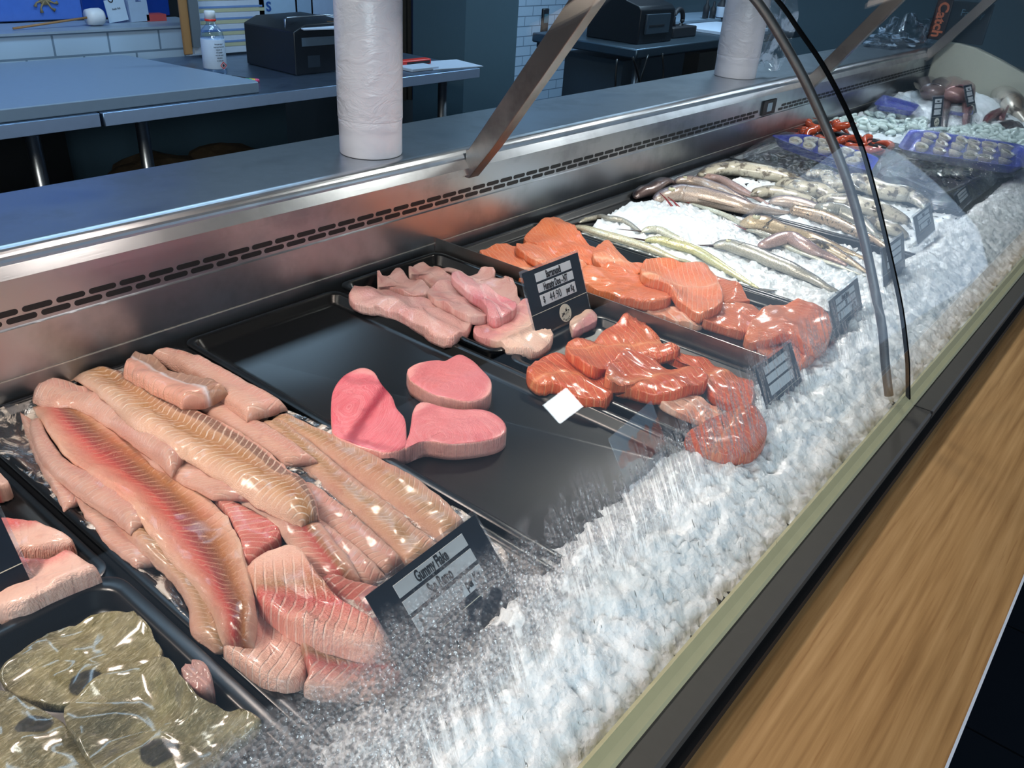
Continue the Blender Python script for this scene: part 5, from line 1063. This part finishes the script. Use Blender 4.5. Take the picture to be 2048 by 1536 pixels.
# papers and rack on the scale
rk = empty('wire_rack', 'bent chrome wire rack holding papers above the scale', 'rack', (2.0, 2.68, .2))
MB().tube([(0.0, 0, 0.0), (0.0, 0, 0.035), (0.01, 0, 0.04), (0.18, 0.0, 0.042), (0.36, 0.0, 0.032)], 0.003, 8).build('wire', M['steel'], rk, True)
pt = MB(); pt.add([(0, 0, 0), (.30, -.05, .0), (.36, .20, .012), (.05, .22, .012), (0, 0, .004), (.30, -.05, .004), (.36, .20, .016), (.05, .22, .016)], [(0, 1, 2, 3), (7, 6, 5, 4), (0, 4, 5, 1), (1, 5, 6, 2), (2, 6, 7, 3), (3, 7, 4, 0)])
o = pt.build('paper_stack', M['paper']); o.location = (2.02, 2.60, .206); tag(o, 'loose white papers lying on top of the black scale', 'paper')
pe = MB().tube([(0, 0, 0), (.10, -.03, 0)], .0055, 10).build('pen', M['brown'], None, True); pe.location = (2.16, 2.64, .222); tag(pe, 'brown pen lying on the loose papers', 'pen')
# calendar sheets + clipboard on wall
cal = empty('roster_sheet', 'large printed calendar sheet hanging behind the bottle, blue and yellow rows', 'paper sheet', (1.93, 3.12, .0))
MB().box(0.0, 0.36, 0.0, 0.002, 0.06, 0.42).build('sheet', M['paper'], cal)
for i in range(8):
    MB().box(0.0, 0.36, -0.001, 0.0, 0.085+i*0.042, 0.097+i*0.042).build('yellow_row', plain('roster_yellow', '#b9bda0', 0.7), cal)
    MB().box(0.01, 0.35, -0.0016, -0.001, 0.10+i*0.042, 0.107+i*0.042).build('blue_row', plain('roster_blue', '#6d8fc6', 0.7), cal)
cal.location = (PY(378, 100, 3.12)[0], 3.12, -0.0)
hk = empty('hanging_board', 'narrow brown wooden board with papers hanging edge on, left of the calendar sheet', 'board', (PY(350, 60, 3.1)[0], 3.05, 0))
MB().box(0.0, 0.035, 0, 0.012, 0.075, 0.6).build('board', M['wood_pale'], hk, bevel=.004); MB().box(0.036, 0.075, -.004, 0.008, 0.10, 0.6).build('metal_plate', plain('grey_plate', '#6b7680', .5, .3), hk); MB().box(0.045, 0.085, .01, 0.014, 0.075, 0.35).build('paper', M['paper'], hk)
for lab, x0, x1, y0, y1, c, dpt in (('white notice with a blue s mark pinned at the top, beside the calendar', 520, 590, -60, 32, '#9fc0e0', 3.12), ('second white printed notice pinned right of the blue mark notice', 592, 622, -60, 34, '#93b4d6', 3.12), ('third white notice partly behind a hanging clip', 624, 665, -60, 40, '#a4c0e4', 3.12)):
    a, b_ = PY(x0, y1, dpt), PY(x1, y0, dpt); o = MB().box(a[0], b_[0], dpt, dpt+.002, a[2], b_[2]).build('notice', plain('notice_paper_%d' % x0, c, .7)); tag(o, lab, 'notice')
    if x0 == 520: text('blue_mark', 'S', .05, plain('blue_print', '#1c4f9c', .5), o, (PY(537, 14, dpt)[0], dpt-.001, PY(537, 14, dpt)[2]), 1.1, .03)
# orange box cutter and papers near bench end
a = PY(800, 128, 2.62); kn = empty('box_cutter', 'bright orange plastic tape dispenser on the bench beside the white roll', 'tape dispenser', (P(800, 130, .06)[0], P(800, 130, .06)[1], .055))
MB().box(-.06, .16, -.02, .02, 0, .022).build('body', M['red'], kn, bevel=.005); MB().box(.02, .15, -.0215, -.02, .004, .016).build('grip', M['ink'], kn)
a = P(825, 137, .052); o = MB().box(-.06, .09, -.06, .06, 0, .012).build('note_pad', M['paper'], None, bevel=.002); o.location = (a[0], a[1], .0505); tag(o, 'small white note pad under the orange dispenser', 'note pad')
a = P(880, 130, .052); o = MB().box(-.10, .16, -.09, .09, 0, .003).build('paper_sheet', M['paper']); o.location = (a[0], a[1], .0505); o.rotation_euler.z = -.15; tag(o, 'printed white sheet near the right end of the bench', 'paper')
# things on the tiled sill
a = PY(190, 68, 3.3); br = empty('brush', 'white headed brush lying on the tiled sill, thin handle pointing left', 'brush', (a[0], 3.28, .160))
MB().lathe([(0.026, -.03), (.030, -.01), (.030, .02), (.024, .03)], 16).build('head', M['white'], br, True); br.children[0].rotation_euler = (0, R_(90), 0); br.children[0].location = (0, 0, .031)
MB().tube([(-.02, 0, .03), (-.30, -.02, .006)], .004, 8).build('handle', M['wood_pale'], br, True)
def card(name, label, px0, px1, Y, c, cat, thick=.004, tilt=0):
    a, b_ = PY(*px0, Y), PY(*px1, Y); w_ = b_[0]-a[0]; o = MB().box(0, w_, 0, thick, 0, b_[2]-0.1605).build(name, plain(name+'_%d' % px0[0], c, .5)); o.location = (a[0], Y, .1605); o.rotation_euler = (0, tilt, 0); return tag(o, label, cat)
lf = card('leaflet', 'white leaflet with a black fish drawing standing on the tiled sill', (222, 62), (252, 0), 3.33, '#b9cde0', 'leaflet', .003, R_(-7))
text('fish_drawing', 'oC', .05, M['ink'], lf, (.035, -.001, .09), .8, 0, rot=(R_(90), R_(-35), 0)); text('leaflet_text', 'fresh fish', .010, M['ink'], lf, (.04, -.001, .045), .9, 0)
cl = card('carton', 'tall white and blue carton on the tiled sill right of the leaflet', (266, 64), (294, 0), 3.33, '#9fb4cc', 'carton', .035, R_(-2)); text('carton_print', 'label', .03, plain('carton_blue', '#2a4a8c', .5), cl, (.04, -.001, .09), .7, .02, rot=(R_(90), R_(90), 0))
card('red_box', 'red and white box at the right end of the tiled sill', (298, 66), (332, 28), 3.33, '#b24a4a', 'box', .05)
# blue esky / painted panel behind the sill
a = PY(-60, 74, 3.43); bpn = empty('blue_panel', 'large shiny blue painted panel with a small tan creature, behind the tiled sill', 'panel', (0, 0, 0))
MB().box(-1.2, PY(172, 70, 3.46)[0], 3.455, 3.50, 0.162, 1.0).build('panel_light', plain('sky_blue_gloss', '#4f78d0', 0.12), bpn, bevel=.004); MB().box(PY(172, 70, 3.46)[0], PY(345, 70, 3.46)[0], 3.455, 3.50, 0.162, 1.0).build('panel_dark', plain('deep_blue_gloss', '#173a8c', 0.15), bpn, bevel=.004)
c_ = PY(90, 4, 3.455); m = MB(); m.lathe([(0.0001, -.004), (.022, -.003), (.02, .003), (0.0001, .004)], 14)
for an in (200, 235, 300, 335): m.tube([(0, 0, 0), (.035*math.cos(R_(an)), .035*math.sin(R_(an)), 0), (.045*math.cos(R_(an+10)), .05*math.sin(R_(an+10)), 0)], [.005, .003, .007], 6)
o = m.build('painted_creature', plain('tan_paint', '#8a7c5c', .6), bpn, True); o.location = (c_[0], 3.452, c_[2]+.01); o.rotation_euler = (R_(90), 0, 0)
# aprons in the passage
for i, (px, c, wd) in enumerate(((815, '#3a3328', .10), (850, '#0f2555', .26), (895, '#0c1f4a', .12))):
    a = PY(px, 100, 3.6); v = []; nx, nz = 14, 10
    for iy in (0, 1):
        for ix in range(nx+1):
            for iz in range(nz+1):
                u_ = ix/nx; q_ = iz/nz; v.append((a[0]+(u_-.5)*wd*(1+.25*q_), 3.6+0.02*math.sin(u_*19+i)*(.4+q_)+iy*.012, .9-q_*1.25))
    k = (nx+1)*(nz+1); f = [(ix*(nz+1)+iz, (ix+1)*(nz+1)+iz, (ix+1)*(nz+1)+iz+1, ix*(nz+1)+iz+1) for ix in range(nx) for iz in range(nz)]
    o = mesh_obj('hanging_apron', v, f+[tuple(q_+k for q_ in g[::-1]) for g in f], plain('apron_cloth_%d' % i, c, .85, var=.25), None); tag(o, ['narrow brown cloth hanging in the dark passage', 'wide dark blue apron hanging in the passage', 'second narrower navy apron hanging beside the grey pillar'][i], 'apron')
# ================================================================ second bench with label printer scale
b2 = empty('side_bench', 'second steel bench right of the grey pillar carrying a black scale', 'bench')
MB().box(4.0, 6.2, 2.40, 3.1, 0.0, 0.050).build('bench_top', brushed('bench_steel_dim', '#5f7280', .4), b2, bevel=.008)
for x in (4.15, 5.6): MB().tube([(x, 2.48, -.85), (x, 2.48, 0)], .022, 16).build('leg', M['steel'], b2, True)
MB().box(4.2, 4.9, 2.6, 3.0, -.85, -.05).build('cupboard', plain('cupboard_grey', '#3a4b5a', .5), b2); MB().box(5.0, 5.6, 2.55, 3.0, -.85, -.05).build('cupboard', plain('cupboard_brown', '#4c4a44', .6), b2)
wt = MB().box(3.45, 3.75, 3.3, 3.34, -.85, 1.9).build('wall_tiled', M['tile']); struct(wt)
sc2 = empty('weighing_scale', 'black till scale with tilted colour screen on the second bench', 'scale', (4.16, 2.50, .0505))
pr2 = [(0.0, 0.0), (0.0, 0.17), (0.02, 0.19), (0.10, 0.21), (0.26, 0.36), (0.34, 0.36), (0.34, 0)]
v = [(x_, y_, z_) for x_ in (0, .36) for y_, z_ in pr2]; n = len(pr2)
MB().add(v, [tuple(range(n)), tuple(range(n, 2*n))]+[(i, (i+1) % n, n+(i+1) % n, n+i) for i in range(n)]).build('housing', M['scale_body'], sc2, bevel=.005)
MB().box(.05, .30, -.012, 0, .05, .15).build('ticket_printer', plain('printer_grey', '#34424e', .4), sc2, bevel=.003); MB().box(.08, .24, -.0135, -.012, .088, .096).build('paper_slot', M['ink'], sc2)
def sl2(name, u0, u1, mat):
    A = np.array([0.10, 0.21]); B = np.array([0.26, 0.36]); p = [A+(B-A)*u0, A+(B-A)*u1]
    v = [(x_, p[i][0], p[i][1]+.002) for x_, i in ((.02, 0), (.34, 0), (.34, 1), (.02, 1))]; v += [(a_, b_, c_-.0015) for a_, b_, c_ in v]
    MB().add(v, [(0, 1, 2, 3), (7, 6, 5, 4), (0, 4, 5, 1), (1, 5, 6, 2), (2, 6, 7, 3), (3, 7, 4, 0)]).build(name, mat, sc2)
def keys_mat():
    t = NT('screen_keys'); return t.done(t.bsdf(t.ramp(t.noise(t.obj((1, 1, 1)), 30, 1), [(0.35, '#8a5f7a'), (.45, '#5b7ca8'), (.55, '#9a9a6a'), (.65, '#8f6a6a')], 'CONSTANT'), .3))
sl2('colour_keys', .02, .38, keys_mat()); sl2('screen', .42, .95, plain('till_screen', '#3c5568', .2))
# hand-held phone on tiled strip, cables, tape holder
ph = empty('cordless_phone', 'dark cordless phone hanging on the tiled strip behind the steel bracket', 'phone', (PY(1092, 40, 3.28)[0], 3.28, PY(1092, 60, 3.28)[2]))
MB().box(-.03, .03, 0, .018, -.05, .12).build('handset', M['scale_body'], ph, bevel=.006); MB().box(-.02, .02, -.001, 0, .04, .09).build('display', plain('phone_display', '#3f5f6c', .3), ph); MB().box(-.04, .04, .0, .03, -.10, -.04).build('cradle', M['ink'], ph, bevel=.006)
tp = empty('tape_dispenser', 'black tape dispenser with a round reel beside the till scale', 'tape dispenser', (4.75, 2.55, .0505))
MB().box(-.12, .16, 0, .10, 0, .06).build('base', M['ink'], tp, bevel=.008)
m = MB(); m.tube([(.055*math.cos(t), 0.05, .095+.055*math.sin(t)) for t in np.linspace(0, 2*math.pi, 25)], .014, 8); m.build('reel', M['ink'], tp, True)
o = MB().box(5.15, 5.75, 2.46, 2.85, .0505, .070).build('paper_pile', M['paper'], None, bevel=.002); tag(o, 'pile of white paper on the second bench left of the far roll', 'paper')
cbm = MB()
for i in range(5):
    x0 = 3.75+.13*i; cbm.tube([(x0, 2.62, .05), (x0+.08*math.sin(i*2.1), 2.6, -.15), (x0+.16*math.cos(i), 2.62, -.38), (x0-.1, 2.65, -.6), (x0+.05, 2.66, -.85)], .006, 6)
for i in range(5): pass
for i in range(4):
    x0 = 3.78+.15*i; m = MB(); m.tube(spline([(x0, 2.38, .02), (x0+.10*math.sin(i*2.1), 2.36, -.15), (x0+.2*math.cos(i), 2.38, -.38), (x0-.1, 2.4, -.6), (x0+.05, 2.4, -.85)], 24), .006, 6); o = m.build('cable', M['cable'], None, True); tag(o, ['leftmost', 'second from the left', 'third from the left', 'rightmost'][i]+' of the four dark cables hanging below the till scale', 'cable')
rb = MB().box(3.1, 4.1, 2.05, 2.38, -.85, -.42).build('dark_red_crate', plain('dark_red', '#3a1a20', .6), None, bevel=.01); tag(rb, 'dark red crate on the floor below the second bench', 'crate')
for i, (px, h_) in enumerate(((1410, .12), (1424, .10), (1440, .15))):
    a = PY(px, 36, 3.0); o = empty('sauce_bottle', ['slim dark bottle on the back wall shelf, left of three', 'short dark bottle on the back wall shelf, middle of three', 'dark bottle with a white label on the back wall shelf, right of three'][i], 'bottle', (a[0], 3.0, a[2]))
    r_ = .022 if i < 2 else .035; MB().lathe([(r_, 0), (r_, h_*.6), (r_*.4, h_*.8), (r_*.4, h_*1.1)], 16).build('glass_body', M['ink'], o, True)
    if i == 2: MB().lathe([(r_*1.02, h_*.05), (r_*1.03, h_*.06), (r_*1.03, h_*.5), (r_*1.02, h_*.51)], 16).build('label', M['paper'], o, True)
a = PY(1370, 42, 3.0); o = MB().box(a[0]-.4, a[0]+1.2, 2.98, 3.3, -.85, PY(1420, 37, 3.0)[2]).build('trim_shelf', plain('tile_shelf', '#8fa6bc', .4)); struct(o)
# ================================================================ far ledge: crumpled bag, upright dark board with orange word
a = P(1800, 90, .205); bm = bmesh.new(); bmesh.ops.create_icosphere(bm, subdivisions=5, radius=1)
for v in bm.verts:
    q = v.co.copy(); k = 1+0.3*mnoise.fractal(q*2.2, 1, 2, 4); v.co = Vector((q.x*.32*k, q.y*.10*k, max(-0.001, q.z*.10*k*(1 if q.x > -.1 else .35)+.02)))
me = bpy.data.meshes.new('crumpled_bag'); bm.to_mesh(me); bm.free(); me.materials.append(film_mat('bag_film', .95, '#a9bfd6', .15, 14)); o = bpy.data.objects.new('crumpled_bag', me); COL.objects.link(o); o.location = (PY(1800, 90, 1.22)[0], 1.22, .206)
for p in me.polygons: p.use_smooth = True
tag(o, 'crumpled translucent plastic bag lying on the far part of the ledge', 'plastic bag')
sg = empty('menu_board', 'dark board with orange writing standing on top of the cream end panel', 'sign board', (4.44, 1.055, 0.2365), None, (0, 0, R_(-90)))
wS = 0.17; hS = 0.17
MB().box(0, wS, 0, .012, 0, hS).build('board', plain('board_navy', '#14202c', .3), sg, bevel=.004); MB().box(-.07, 0, 0, .012, 0, hS).build('side_flap', plain('board_maroon', '#2a1518', .4), sg, bevel=.004)
text('orange_word', 'Catch', .062, plain('orange_print', '#e07a50', .5), sg, (-.035, -.001, hS*.5), 1.0, .03, rot=(R_(90), R_(90), 0)); text('chalk_word', 'Family', .04, plain('chalk_blue', '#5c88a0', .6), sg, (wS*.55, -.001, hS*.72), 1.0, 0)
